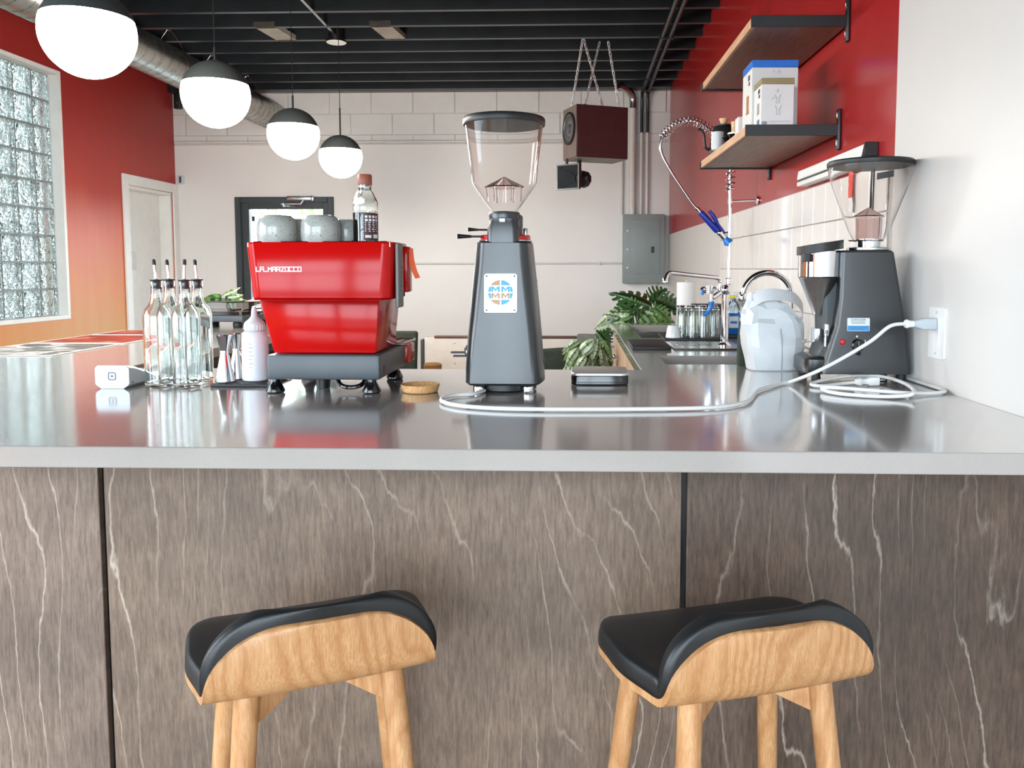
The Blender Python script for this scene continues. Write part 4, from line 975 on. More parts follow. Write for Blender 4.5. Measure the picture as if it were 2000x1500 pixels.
for (y0, z0, y1, z1, mt) in ((-.05, .205, -.02, .225, 'print_dark'), (-.05, .185, -.03, .200, 'print_dark'), (-.04, .08, .01, .09, 'brown_print'), (-.035, .09, .005, .15, 'brown_print'), (-.04, .03, .02, .035, 'paper_grey')):
    MB().box((xx-.0004, y0, z0), (xx+.0002, y1, z1)).build('side_print', mt, t, smooth=False)
t, w_ = carton('smaller white carton with a gold lid band in front of the blue-topped one', 1486, 1550, 3.085, .125, .174, .022, 'gold_lid')
yy = -.0632
def vessel(cx, cz, s): return [(cx-.011*s, cz+.016*s), (cx-.004*s, cz+.002*s), (cx-.006*s, cz-.014*s), (cx+.006*s, cz-.014*s), (cx+.004*s, cz+.002*s), (cx+.011*s, cz+.016*s)]
sketch(t, vessel(.0, .098, 1), yy); sketch(t, vessel(.002, .058, 1.1), yy); sketch(t, [(-.006, .125), (.001, .135), (.004, .127), (-.002, .122)], yy); sketch(t, [(-.022, .096), (-.014, .106), (-.012, .098)], yy)
sketch(t, [(-.028, .018), (.050, .018)], yy); MB().box((-.056, yy-.0004, .004), (-.038, yy, .018)).build('print_mark', 'paper_grey', t, smooth=False)
xx = -w_/2-.0008
for (y0, z0, y1, z1, mt) in ((-.04, .125, -.01, .14, 'print_dark'), (-.04, .108, -.02, .12, 'print_dark'), (-.03, .05, .0, .09, 'paper_grey'), (-.035, .005, .0, .03, 'blue_print')):
    MB().box((xx-.0004, y0, z0), (xx+.0002, y1, z1)).build('side_print', mt, t, smooth=False)
x = at(1447, 232, Y=3.50).x+.006
t = thing('wooden_box', 'small white box with a pale wooden front beside the cartons', 'box', (x, 3.462, SZ))
MB().box((-.028, -.02, .028), (.04, .05, .10), .002).build('body', 'paper_white', t); MB().box((-.012, -.0225, .034), (.034, -.0203, .092), .001, 1).build('wood_front', 'light_wood', t)
MB().box((-.022, -.02, 0), (.035, .04, .0275), .002).build('foot_block', 'paper_white', t)
# kettle
x = at(1413, 270, Y=3.84).x
t = thing('kettle', 'black gooseneck kettle with wooden lid knob and handle on the lower shelf', 'kettle', (x, 3.84, SZ))
MB().lathe([(.066, 0), (.069, .004), (.068, .02), (.055, .085), (.046, .122), (.044, .126)], (0,0,0), 32).build('body', 'black', t)
MB().lathe([(.046, .1265), (.046, .131), (.03, .136), (0, .138)], (0,0,0), 32).build('lid', 'black', t)
MB().lathe([(.011, .138), (.014, .144), (.020, .158), (.021, .163), (0, .164)], (0,0,0), 20).build('lid_knob', 'light_wood', t)
MB().tube(smoothpath([(-.06, -.01, .02), (-.082, -.012, .03), (-.088, -.012, .06), (-.092, -.012, .09), (-.104, -.012, .112), (-.118, -.012, .114)], 5), .006, 10).build('spout', 'black', t)
hk = MB(); hk.tube(smoothpath([(.03, -.03, .125), (.035, -.06, .13), (.035, -.085, .12)], 4), .006, 8); hk.build('handle_arm', 'black', t)
MB().rod((.035, -.085, .135), (.035, -.080, .06), .017, .013, 16).build('handle', 'light_wood', t)
# stacked white cups and black tools
x = at(1401, 290, Y=3.70).x
t = thing('cup_stack', 'stack of small ribbed white cups on the shelf edge by the kettle', 'cups', (x, 3.70, SZ))
for k in range(4): MB().lathe([(.021, 0), (.026, .003), (.0285, .022), (.026, .022), (.022, .004)], (0, 0, k*.019), 24).build('cup', 'porcelain', t)
for k, (px, yv, lb) in enumerate(((1417, 3.64, 'black dripper stand next to the white cup stack on the shelf'), (1429, 3.565, 'black glass server behind the shelf edge next to the wooden box'))):
    x = at(px, 270, Y=yv).x
    t = thing('coffee_dripper', lb, 'dripper', (x+.012, yv, SZ), 0, 'black coffee tools on the lower shelf'); t.scale = (.8, .8, .9)
    MB().lathe([(.026, 0), (.027, .003), (.012, .012), (.012, .018), (.034, .05), (.036, .052), (.033, .053), (.01, .02)], (0,0,0), 24).build('cone', 'black_gloss', t)
    MB().tube(smoothpath([(.03, 0, .048), (.05, 0, .045), (.05, 0, .028), (.025, 0, .028)], 4), .004, 8).build('handle', 'black_gloss', t)
    if k: MB().lathe([(.037, .053), (.037, .06), (0, .062)], (0,0,0), 24).build('lid', 'aluminium', t)

# ================================================================== OUTLET, CORDS
oy, oz = 2.235, 1.153
t = thing('wall_outlet', 'white wall outlet plate on the near white wall', 'outlet', (WX(oy), oy, oz), WROT)
MB().prism(rrect(.092, .138, .006), -.006, 'x', -.0003).build('plate', 'outlet_white', t)
MB().prism(rrect(.04, .078, .004), -.003, 'x', -.0064).build('insert', 'outlet_white', t)
for dz in (.055, -.055): MB().lathe([(.004, 0), (.003, .0012)], (-.0064, 0, dz), 12, (-1, 0, 0)).build('screw', 'plug_grey', t)
cr = thing('power_cord', 'white power cord from the middle grinder across the worktop to the wall outlet', 'cord', (0, 0, 0))
pz = oz + .024; wx = WX(oy) - .0105
zc_ = CT+.0065
pts = [Vector((wx-.075, oy, pz)), Vector((wx-.12, oy-.004, pz-.006))]
pts += [at(1700, 667, Y=2.225), at(1640, 703, Y=2.222), at(1590, 728, Y=2.22)]
pts += [at(px, py, Z=zc_) for px, py in ((1540, 747), (1500, 756), (1480, 763), (1472, 772), (1462, 783), (1435, 791), (1390, 796), (1300, 798.5), (1150, 799.5), (1020, 799), (940, 796), (890, 791), (864, 784), (866, 777), (890, 772), (925, 769.5))]
pts.append(Vector((-.24, 2.125, zc_)))
pts = smoothpath(pts, 6)
for p in pts: p.z = max(p.z, CT+.0057)
MB().tube(pts, .0050, 10).build('cable', 'cord_white', cr)
pg = MB(); pg.loft([[(wx-x_, oy+a, pz+c) for a, c in rrect(w2, h2, .005, 3)] for x_, w2, h2 in ((.0, .026, .032), (.035, .026, .031), (.05, .018, .02), (.056, .016, .017))]); pg.build('plug', 'plug_grey', cr)
pg = MB(); pg.loft([[(wx-x_, oy+a, pz+c) for a, c in rrect(w2, h2, .006, 3)] for x_, w2, h2 in ((.0565, .017, .017), (.07, .018, .02), (.075, .02, .024), (.08, .016, .018))]); pg.build('strain_relief', 'cord_white', cr)
c2 = thing('power_cord', 'coiled white cord with a loose plug lying before the doser grinder', 'cord', (0, 0, 0))
pts = [at(x_, y_, Z=z_) for x_, y_, z_ in ((1672, 747, zc_+.003), (1640, 750, zc_), (1605, 754, zc_), (1584, 750.5, zc_+.001), (1600, 744.5, zc_+.004), (1640, 737, zc_+.008), (1690, 733, zc_+.010), (1730, 737, zc_+.010), (1765, 748, zc_+.010), (1783, 760, zc_+.011), (1784, 768, zc_+.010), (1770, 773, zc_+.004), (1720, 774.5, zc_), (1660, 771, zc_), (1622, 766, zc_), (1606, 760, zc_+.002), (1612, 756.5, zc_+.009), (1650, 758.5, zc_+.011), (1700, 762.5, zc_+.010), (1760, 767, zc_+.006), (1810, 768.5, zc_), (1842, 766, zc_), (1848, 761, zc_), (1830, 751, zc_), (1800, 743, zc_), (1778, 739.5, zc_))]
for p in pts: p.x = min(p.x, WX(p.y)-.008)
pts = smoothpath(pts, 6)
for p in pts: p.z = max(p.z, CT+.0057); p.x = min(p.x, WX(p.y)-.006)
MB().tube(pts, .0050, 10).build('cable', 'cord_white', c2)
a = at(1674, 746, Z=CT+.012); c = at(1718, 744, Z=CT+.014); dv = (c-a).normalized(); sd = Vector((-dv.y, dv.x, 0)); upv = Vector((0, 0, 1))
def pring(s_, w2, h2): return [a + dv*s_ + sd*u2 + upv*v2 for u2, v2 in rrect(w2, h2, .004, 3)]
pg = MB(); pg.loft([pring(-.004, .014, .014), pring(.003, .018, .020), pring(.009, .018, .020), pring(.014, .014, .014), pring(.028, .015, .016), pring(.034, .022, .023), pring(.060, .022, .023)]); pg.build('plug', 'cord_white', c2)
pn = MB()
for u2, v2 in ((.006, .003), (-.006, .003), (0, -.006)): pn.rod(a+dv*.060+sd*u2+upv*v2, a+dv*.078+sd*u2+upv*v2, .0016, None, 6)
pn.build('prong', 'steel', c2)

# ================================================================== SMALL THINGS ON THE FRONT WORKTOP
Z0 = CT+.0005
# cork dish
p = at(821, 758, Z=CT+.01)
tag(MB().lathe([(0, 0), (.043, 0), (.046, .002), (.0515, .019), (.051, .021), (.048, .021), (.0455, .019), (.042, .008), (0, .007)], (0,0,0), 40, caps=False).build('cork_dish', 'cork', loc=(p.x, p.y, Z0)), 'small round cork dish between the red machine and the middle grinder', 'dish')
# flat silver box
a = at(1115, 753, Z=CT); c = at(1229, 754, Z=CT); w_ = c.x-a.x
t = thing('mini_computer', 'flat silver-topped black box lying right of the middle grinder', 'device', ((a.x+c.x)/2, a.y+.082, Z0))
b = MB(); b.loft([[(x_, y_, z_) for x_, y_ in rrect(w_-i_, .16-i_, .022)] for i_, z_ in ((.006, 0), (.0, .003), (0, .026), (.001, .027))]); b.build('body', 'black_gloss', t)
b = MB(); b.loft([[(x_, y_, z_) for x_, y_ in rrect(w_-i_, .16-i_, .022)] for i_, z_ in ((0, .0272), (0, .032), (.003, .0345), (.008, .035))]); b.build('top', 'aluminium', t)
# card reader
t = thing('card_reader', 'white wedge-shaped card reader with a grey square emblem left of the bottles', 'card reader', (-1.258, 2.17, Z0))
w2 = .047
rd = MB(); rd.loft([[(x_, y_, z_) for x_, z_ in ((-w2+.016, .0), (w2-.016, .0), (w2-.002, .010), (w2, .016), (w2, h_-.006), (w2-.006, h_), (-w2+.006, h_), (-w2, h_-.006), (-w2, .016), (-w2+.002, .010))] for y_, h_ in ((-.003, .060), (0, .063), (.03, .058), (.10, .036), (.135, .026), (.137, .024))])
rd.build('case', 'white_plastic', t, ang=25)
q = MB(); o_, i_ = rrect(.022, .022, .005, 4), rrect(.0165, .0165, .0025, 4); n = len(o_)
q.add([(a, -.0035, .034+c) for a, c in o_] + [(a, -.0035, .034+c) for a, c in i_] , [(k, (k+1) % n, n+(k+1) % n, n+k) for k in range(n)]); q.prism(rrect(.006, .006, .0015, 3, 0, .034), .0004, 'y', -.0036)
q.build('square_emblem', 'logo_grey', t, smooth=False)
MB().box((w2-.0005, .012, .014), (w2+.0006, .018, .017)).build('slot', 'print_dark', t, smooth=False)
# glass bottles with pour spouts
bp = [(.0, .006), (.030, .004), (.035, 0), (.0372, .003), (.0375, .008), (.0375, .176), (.0366, .188), (.0315, .202), (.0225, .214), (.0172, .223), (.0148, .236), (.0138, .262), (.0152, .264), (.0152, .275), (.0138, .277)]
bi = [(.0112, .277), (.0112, .262), (.0122, .236), (.0146, .222), (.0198, .212), (.029, .200), (.0340, .187), (.035, .176), (.035, .012), (.030, .009), (0, .016)]
for px, py, yv, dz, tl_, lb in ((312, 754, 2.232, 0, -.05, 'empty glass bottle with pour spout, leftmost of the four'), (337, 750, 2.312, 0, -.05, 'empty glass bottle with pour spout, rear one behind the leftmost'), (367, 754, 2.226, .0, .03, 'empty glass bottle with pour spout, front one second from the jiggers'), (391, 750, 2.306, 0, -.05, 'empty glass bottle with pour spout, nearest the steel jiggers')):
    x = at(px, py, Y=yv).x
    t = thing('glass_bottle', lb, 'bottle', (x, yv, Z0), 0, 'glass bottles with pour spouts'); t.scale = (1, 1, 1.05)
    MB().lathe(bp + bi, (0,0,0), 40, caps=False).build('glass', 'clear_glass', t)
    st = MB(); st.lathe([(.0105, .258), (.0108, .276), (.0155, .2775), (.0168, .279), (.0168, .281), (.008, .283)], (0,0,0), 24)
    st.lathe([(.0112, .262), (.0112, .266), (.0100, .267), (.0112, .269), (.0112, .272)], (0,0,0), 20)
    st.build('stopper', 'black_rubber', t)
    tx = tl_*.45
    MB().tube([(0, 0, .281), (tx*.02, 0, .295), (tx*.15, 0, .322)], [.0048, .0042, .0036], 12).build('spout_tube', 'chrome', t)
    MB().tube([(tx*.14, 0, .319), (tx*.18, 0, .330), (tx*.2, 0, .334)], [.0046, .0046, .003], 12).build('spout_tip', 'black_rubber', t)
# mat, jiggers, squeeze bottle
tag(MB().box((-1.006, 2.205, Z0), (-.845, 2.40, Z0+.008), .002).build('bar_mat', 'black_rubber'), 'thin black mat under the jiggers and the squeeze bottle', 'mat')
for px, yv, lb in ((440, 2.262, 'steel double jigger in front, on the black mat'), (464, 2.325, 'steel double jigger behind the other one, beside the squeeze bottle')):
    x = at(px, 747, Y=yv).x; zz = Z0+.0085
    t = thing('jigger', lb, 'jigger', (x, yv, zz), 0, 'steel jiggers on the black mat')
    MB().lathe([(.0265, 0), (.0275, .001), (.0105, .083), (.0100, .083), (.026, .002)], (0,0,0), 36, caps=False).build('large_cone', 'chrome', t)
    MB().lathe([(.0105, .0835), (.0235, .128), (.0242, .129), (.0225, .129), (.0098, .085)], (0,0,0), 36, caps=False).build('small_cone', 'chrome', t)
    MB().lathe([(.0100, .080), (.0125, .081), (.0125, .086), (.0100, .087)], (0,0,0), 28, caps=False).build('band', 'chrome', t)
x = at(500, 745, Y=2.285).x
t = thing('squeeze_bottle', 'frosted plastic squeeze bottle left of the red machine', 'squeeze bottle', (x, 2.285, Z0+.0085))
MB().lathe([(.032, 0), (.036, .003), (.0365, .01), (.0362, .12), (.034, .134), (.027, .141), (.024, .142)], (0,0,0), 36).build('bottle', 'bottle_frost', t)
cpz = MB(); cpz.lathe([(.0275, .142), (.0285, .144), (.0285, .160), (.026, .166), (.016, .174), (.009, .182), (.0075, .200), (.005, .210), (0, .211)], (0,0,0), 28)
for k in range(20): a = 2*pi*k/20; cpz.box((.0282*cos(a)-.001, .0282*sin(a)-.001, .145), (.0282*cos(a)+.001, .0282*sin(a)+.001, .158))
cpz.build('nozzle_cap', 'white_plastic', t)
for k in range(7): MB().box((-.004, -.0368, .04+k*.011), (.004+.004*(k % 2), -.0362, .041+k*.011)).build('scale_mark', 'logo_grey', t, smooth=False)
# posters on the left arm
for i, (y0, y1, mm, lb) in enumerate(((2.975, 3.455, 'poster_a', 'white-bordered grey and red poster on the left worktop, nearest'), (3.475, 3.91, 'poster_b', 'white-bordered dark red poster on the left worktop, middle one'), (3.93, 4.23, 'poster_b', 'white-bordered dark red poster on the left worktop, farthest'))):
    t = thing('poster', lb, 'poster', (-2.165, (y0+y1)/2, Z0+.0005), 0, 'posters lying on the left worktop'); hx_, hy_ = .212, (y1-y0)/2
    MB().box((-hx_, -hy_, 0), (hx_, hy_, .002)).build('sheet', 'paper_white', t, smooth=False)
    MB().box((-hx_+.016, -hy_+.014, .0021), (hx_-.016, hy_-.014, .0027)).build('picture', mm, t, smooth=False)

# ================================================================== RIGHT WORKTOP
# white coffee bag
a = at(1462, 727, Z=CT); c = at(1576, 727, Z=CT)
bx_ = (a.x+c.x)/2
t = thing('coffee_bag', 'crumpled white coffee bag with a folded top beside the doser grinder', 'bag', (bx_, 2.66, Z0), .06)
rnd = random.Random(3)
bg_ = MB(); rings = []
NB = 16
for (z, w_, d_, sh, jit) in ((0, .156, .100, 0, 0), (.004, .162, .106, 0, 0), (.035, .176, .114, .002, .003), (.075, .190, .118, .0, .005), (.115, .196, .112, -.002, .007), (.150, .194, .098, -.004, .008), (.176, .178, .076, -.010, .008), (.202, .142, .054, -.028, .007), (.226, .104, .034, -.040, .005), (.246, .080, .014, -.044, .003)):
    r_ = []
    for k in range(NB):
        an = 2*pi*k/NB; e = .55 if z < .16 else .7
        cxx = abs(cos(an))**e*(1 if cos(an) > 0 else -1)*w_/2; cyy = abs(sin(an))**e*(1 if sin(an) > 0 else -1)*d_/2
        r_.append((cxx+sh+rnd.uniform(-jit, jit)*.9, cyy+rnd.uniform(-jit, jit)*1.5, z + rnd.uniform(-jit, jit)*1.5))
    rings.append(r_)
bg_.loft(rings); bg_.build('bag_body', 'bag_white', t, ang=14)
fo = MB()            # folded, looped top
fp = smoothpath([(-.070, -.012, .240), (-.035, -.020, .256), (.015, -.020, .254), (.060, -.012, .243), (.088, -.004, .216), (.096, .002, .185), (.085, .004, .155)], 4)
vs = []
for i, p in enumerate(fp):
    f_ = i/(len(fp)-1); wd = .034 - .010*f_; ix = .006 + .026*f_*(1-.3*f_)      # a folded-over band drooping to the right
    vs += [(p.x, p.y-.004, p.z+.006), (p.x-ix*.4, p.y-.030, p.z-wd), (p.x-ix*.4, p.y-.027, p.z-wd), (p.x-.001, p.y, p.z+.003)]
fo.add(vs, [(4*i+k, 4*i+(k+1) % 4, 4*i+4+(k+1) % 4, 4*i+4+k) for i in range(len(fp)-1) for k in range(4)] + [(0, 1, 2, 3), tuple(4*(len(fp)-1)+k for k in range(4))])
fo.build('folded_top', 'bag_white', t, ang=30)
se = MB(); se.tube([(.012, -.0585, .004), (.012, -.061, .05), (.011, -.061, .10), (.008, -.052, .135)], .0012, 5); se.build('seam', 'paper_grey', t)
t2 = thing('coffee_packet', 'dark green packet behind the white coffee bag', 'bag', (bx_-.045, 2.775, Z0))
b = MB(); b.loft([[(x_*s, y_*s2, z) for x_, y_ in rrect(.09, .05, .012)] for s, s2, z in ((.95, .9, 0), (1, 1, .01), (.98, .9, .09), (.92, .4, .13), (.9, .08, .15))]); b.build('packet', 'green_fabric', t2); MB().box((-.04, -.003, .148), (.04, .003, .16)).build('seal', 'pale_green', t2)

# gooseneck tap
gY = 2.96
bxx = at(1546, 600, Y=gY).x; oxx = at(1451, 580, Y=gY).x; rT = (bxx-oxx)/2; zt_ = at(1498, 533, Y=gY).z - rT
t = thing('gooseneck_tap', 'chrome gooseneck tap arching behind the white coffee bag', 'tap', (bxx, gY, Z0))
MB().lathe([(.027, 0), (.027, .006), (.019, .012), (.019, .06), (.014, .066)], (0,0,0), 28).build('base', 'chrome', t)
path = [Vector((0, 0, .06)), Vector((0, 0, zt_-CT))] + [Vector((-rT + rT*cos(a), 0, zt_-CT + rT*sin(a))) for a in [pi*k/20 for k in range(1, 20)]] + [Vector((-2*rT, 0, zt_-CT)), Vector((-2*rT-.003, 0, at(1450, 570, Y=gY).z-CT))]
MB().tube(path, .0105, 16).build('spout', 'chrome', t)
MB().lathe([(.0125, 0), (.0135, .002), (.0135, .022), (.0115, .025)], (-2*rT-.003, 0, at(1450, 588, Y=gY).z-CT), 20).build('aerator', 'chrome', t)
MB().rod((.012, 0, .04), (.055, -.01, .07), .005, None, 10).build('lever', 'chrome', t)

# deck tap with swing spout and blue handles
fY = 3.42; fx = at(1411, 676, Z=CT).x; zz = lambda py: at(1410, py, Y=fY).z - CT; xx = lambda px: at(px, 600, Y=fY).x - fx
t = thing('deck_tap', 'chrome pillar tap with swing spout and bright blue handles by the glasses', 'tap', (fx, fY, Z0+.0035))
MB().lathe([(.028, 0), (.028, .006), (.018, .014), (.0165, .018)], (0,0,0), 28).build('flange', 'chrome', t)
MB().lathe([(.0155, .016), (.0155, zz(577))], (0,0,0), 24).build('pillar', 'chrome', t)
bd = MB(); bd.rod((xx(1372), 0, zz(568)), (xx(1424), 0, zz(569)), .014, None, 18); bd.rod((xx(1405), 0, zz(577)), (xx(1405), 0, zz(560)), .016, None, 16); bd.sphere((xx(1417), -.004, zz(568)), .021, 18, 12); bd.rod((xx(1384), 0, zz(575)), (xx(1384), 0, zz(560)), .017, None, 14); bd.build('valve_body', 'chrome', t)
bd = MB(); bd.rod((xx(1388), -.03, zz(583)), (xx(1404), -.01, zz(573)), .012, None, 14); bd.rod((xx(1386), -.035, zz(590)), (xx(1386), -.035, zz(576)), .009, None, 12); bd.build('valve_stem', 'chrome', t)
MB().tube(smoothpath([(xx(1406), .0, zz(562)), (xx(1406), 0, zz(553)), (xx(1403), -.01, zz(547)), (xx(1395), -.02, zz(544)), (xx(1350), -.08, zz(539.5)), (xx(1309), -.13, zz(535)), (xx(1302), -.14, zz(534.5)), (xx(1296), -.145, zz(537)), (xx(1292), -.15, zz(545))], 5), .0085, 14).build('swing_spout', 'chrome', t)
MB().lathe([(.010, 0), (.0115, .002), (.0105, .018), (.009, .02)], (xx(1291), -.15, zz(553)), 16).build('aerator', 'chrome', t)
hb_ = MB(); hb_.tube(smoothpath([(xx(1386), -.036, zz(590)), (xx(1386), -.037, zz(597)), (xx(1382), -.038, zz(608)), (xx(1375), -.039, zz(614)), (xx(1370), -.039, zz(615.5))], 4), [.0125]*4+[.010]*4+[.008]*4+[.007]*5, 12); hb_.build('blue_handle', 'blue_rubber', t)
MB().rod((xx(1370), -.01, zz(578)), (xx(1371), -.01, zz(568)), .007, .005, 12).build('blue_button', 'blue_rubber', t)
MB().rod((xx(1370), -.01, zz(567)), (xx(1374), -.004, zz(566)), .009, None, 12).build('button_socket', 'chrome', t)

# pre-rinse sprayer on a tall riser
pY = 4.33; prx = at(1424, 500, Y=pY).x; q = lambda px, py, dy=0: at(px, py, Y=pY+dy) - Vector((prx, pY, Z0))
t = thing('rinse_sprayer', 'tall pre-rinse riser with springy hose and dark blue spray handle', 'sprayer', (prx, pY, Z0))
MB().lathe([(.03, 0), (.03, .008), (.016, .016)], (0,0,0), 20).build('flange', 'chrome', t)
MB().rod((0, 0, .012), (0, 0, q(1424, 372).z), .0098, None, 14).build('riser', 'chrome', t)
MB().lathe([(.014, 0), (.018, .004), (.018, .03), (.012, .035)], (0, 0, q(1424, 556).z), 18).build('riser_joint', 'chrome', t)
arm = q(1424, 393); wl = WX(pY)-prx
ab = MB(); ab.rod((0, 0, arm.z), (wl-.012, .0, arm.z+.004), .0055, None, 10); ab.lathe([(.022, 0), (.022, .006), (.01, .012)], (wl-.002, 0, arm.z+.004), 16, (-1, 0, 0)); ab.rod((0, 0, arm.z-.012), (0, 0, arm.z+.012), .014, None, 12); ab.build('wall_arm', 'chrome', t)
hose = smoothpath([(0, 0, q(1424, 372).z), (0, 0, q(1424, 340).z), (-.004, 0, q(1424, 300).z), tuple(q(1410, 280)), tuple(q(1394, 262)), tuple(q(1375, 246)), tuple(q(1354, 237)), tuple(q(1330, 240)), tuple(q(1310, 252)), tuple(q(1295, 267)), tuple(q(1290, 285)), tuple(q(1294, 305)), tuple(q(1310, 335)), tuple(q(1330, 366)), tuple(q(1352, 398)), tuple(q(1362, 408))], 8)
MB().tube(hose, .0078, 12).build('hose', 'steel', t)
# spring wound round the first part of the hose
sp = []; NSP = 9*8+2; turns = 30; up = None
base = hose[:NSP]
for k in range(turns*10+1):
    f = k/(turns*10)*(len(base)-1.001); i = int(f); p = base[i].lerp(base[i+1], f-i); d_ = (base[i+1]-base[i]).normalized(); u2 = Vector((0, 1, 0)); v2 = d_.cross(u2).normalized(); an = 2*pi*k/10
    sp.append(p + (u2*cos(an) + v2*sin(an))*.0215)
MB().tube(sp, .0042, 6).build('spring', 'chrome', t)
A, B = Vector(q(1362, 408)), Vector(q(1402, 452)); dv = (B-A).normalized()
MB().tube([A-dv*.012, A, A+dv*.022], [.010, .013, .013], 14).build('hose_nut', 'chrome', t)
MB().tube([A+dv*.018, A+dv*.03, A+dv*.07, B-dv*.012, B], [.011, .0165, .0165, .0175, .015], 16).build('spray_handle', 'blue_handle', t)
lv = [Vector(q(1385, 412, -.01)), Vector(q(1392, 420, -.01)), Vector(q(1402, 438, -.006)), Vector(q(1413, 452, 0)), Vector(q(1419, 458))]
MB().tube(smoothpath(lv, 4), [.009]*4+[.011]*4+[.008]*4+[.006]*5, 10).build('trigger_lever', 'blue_handle', t)
hd = MB(); hd.sphere(Vector(q(1406, 455)), .018, 14, 10); hd.tube([Vector(q(1404, 453)), Vector(q(1416, 466))], .014, 12); hd.rod(Vector(q(1402, 461)), Vector(q(1422, 455)), .008, None, 10); hd.build('spray_valve', 'chrome', t)
C_ = Vector(q(1416, 465)); D_ = Vector(q(1424, 475)); MB().tube([C_, C_.lerp(D_, .4), D_], [.014, .021, .026], 16).build('spray_rose', 'blue_rubber', t)

# drainboard, mats, glasses
tag(MB().box((.228, 3.28, Z0), (.383, 3.64, Z0+.012), .002).build('bar_mat', 'black_rubber'), 'thick black rubber mat at the inner edge of the sink worktop', 'mat')
t = thing('drip_tray', 'ribbed steel drip tray in the worktop before the upturned glasses', 'drip tray', (.52, 3.46, Z0))
MB().box((-.125, -.17, 0), (.165, .19, .003), .001, 1).build('tray', 'steel', t)
for k in range(13): MB().box((-.105+k*.0125, -.02, .0031), (-.099+k*.0125, .17, .006), .001, 1).build('rib', 'steel', t)
MB().box((-.125, -.172, .0001), (.165, -.1705, .006)).build('lip', 'sink_dark', t, smooth=False)
tag(MB().box((.40, 3.70, Z0), (.66, 4.02, Z0+.012), .003).build('drying_mat', 'black_rubber'), 'black drying mat under the upturned glasses', 'mat')
gprof = [(0, .094), (.024, .095), (.0275, .092), (.029, .06), (.034, 0), (.032, 0), (.027, .06), (.0255, .086), (0, .087)]
gsh = MB(); NG = 30
for base_r, flute in ((1, 1),):
    rr_ = []
    for r, z in gprof:
        rr_.append([(r*(1+.035*cos(10*2*pi*k/NG)*(1 if .01 < z < .09 and r > .01 else 0))*cos(2*pi*k/NG), r*(1+.035*cos(10*2*pi*k/NG)*(1 if .01 < z < .09 and r > .01 else 0))*sin(2*pi*k/NG), z) for k in range(NG)])
    gsh.loft(rr_, caps=False)
gspots = [(1332, 3.765, 'at the left end of the front row'), (1354, 3.755, 'second in the front row beside the left one'), (1376, 3.76, 'third in the front row, under the blue tap handle'), (1395, 3.80, 'at the right of the front row, next to the pillar tap'),
          (1330, 3.85, 'behind the left one of the front row'), (1350, 3.85, 'in the middle of the back row'), (1370, 3.855, 'in the back row behind the blue handle'), (1392, 3.90, 'farthest back at the right of the glasses')]
for px, yv, lb in gspots:
    x = at(px, 650, Y=yv).x
    s_ = 1.42 if yv < 3.84 else 1.5
    t = tag(gsh.build('tumbler', 'clear_glass', loc=(x, yv, Z0+.0125), ang=60), 'upturned clear tumbler ' + lb, 'glass', 'upturned tumblers on the drying mat'); t.scale = (.80, .80, s_)
x = at(1313, 655, Y=3.74).x
t = thing('white_cup', 'small white cup upside down left of the clear tumblers', 'cup', (x+.004, 3.74, Z0+.0125))
MB().lathe([(.018, .056), (.022, .055), (.027, .045), (.033, .01), (.034, 0), (.0315, 0), (.030, .012), (.025, .043), (0, .05)], (0,0,0), 32, caps=False).build('cup', 'porcelain', t)
MB().tube(smoothpath([(.03, .01, .04), (.045, .015, .035), (.045, .015, .018), (.032, .01, .014)], 4), .004, 8).build('handle', 'porcelain', t)
# paper towel roll, black scale / appliance, spray bottles, tray
x = at(1341, 560, Y=4.2).x
t = thing('paper_roll', 'tall white paper towel roll standing behind the tumblers', 'paper roll', (x, 4.82, Z0)); x = at(1341, 560, Y=4.82).x; t.location.x = x
MB().lathe([(.055, 0), (.057, .002), (.057, .245), (.055, .247), (.018, .247), (.018, .20)], (0,0,0), 36, caps=False).build('roll', 'paper_white', t)
MB().lathe([(.03, 0.0), (.006, .002), (.006, .26), (0, .262)], (0,0,0), 16).build('core', 'light_wood', t)
x = at(1392, 600, Y=4.32).x
t = thing('countertop_appliance', 'small black lidded appliance behind the pillar tap', 'appliance', (x, 4.30, Z0))
MB().lathe([(.05, 0), (.052, .003), (.045, .08), (.058, .09), (.06, .095), (.06, .125), (.056, .128)], (0,0,0), 28).build('body', 'black', t)
MB().box((-.11, -.055, .128), (.055, .055, .142), .005).build('lid', 'dark_frame', t)
MB().lathe([(.057, .078), (.0615, .079), (.0615, .084), (.057, .085)], (0,0,0), 28).build('band', 'chrome', t)
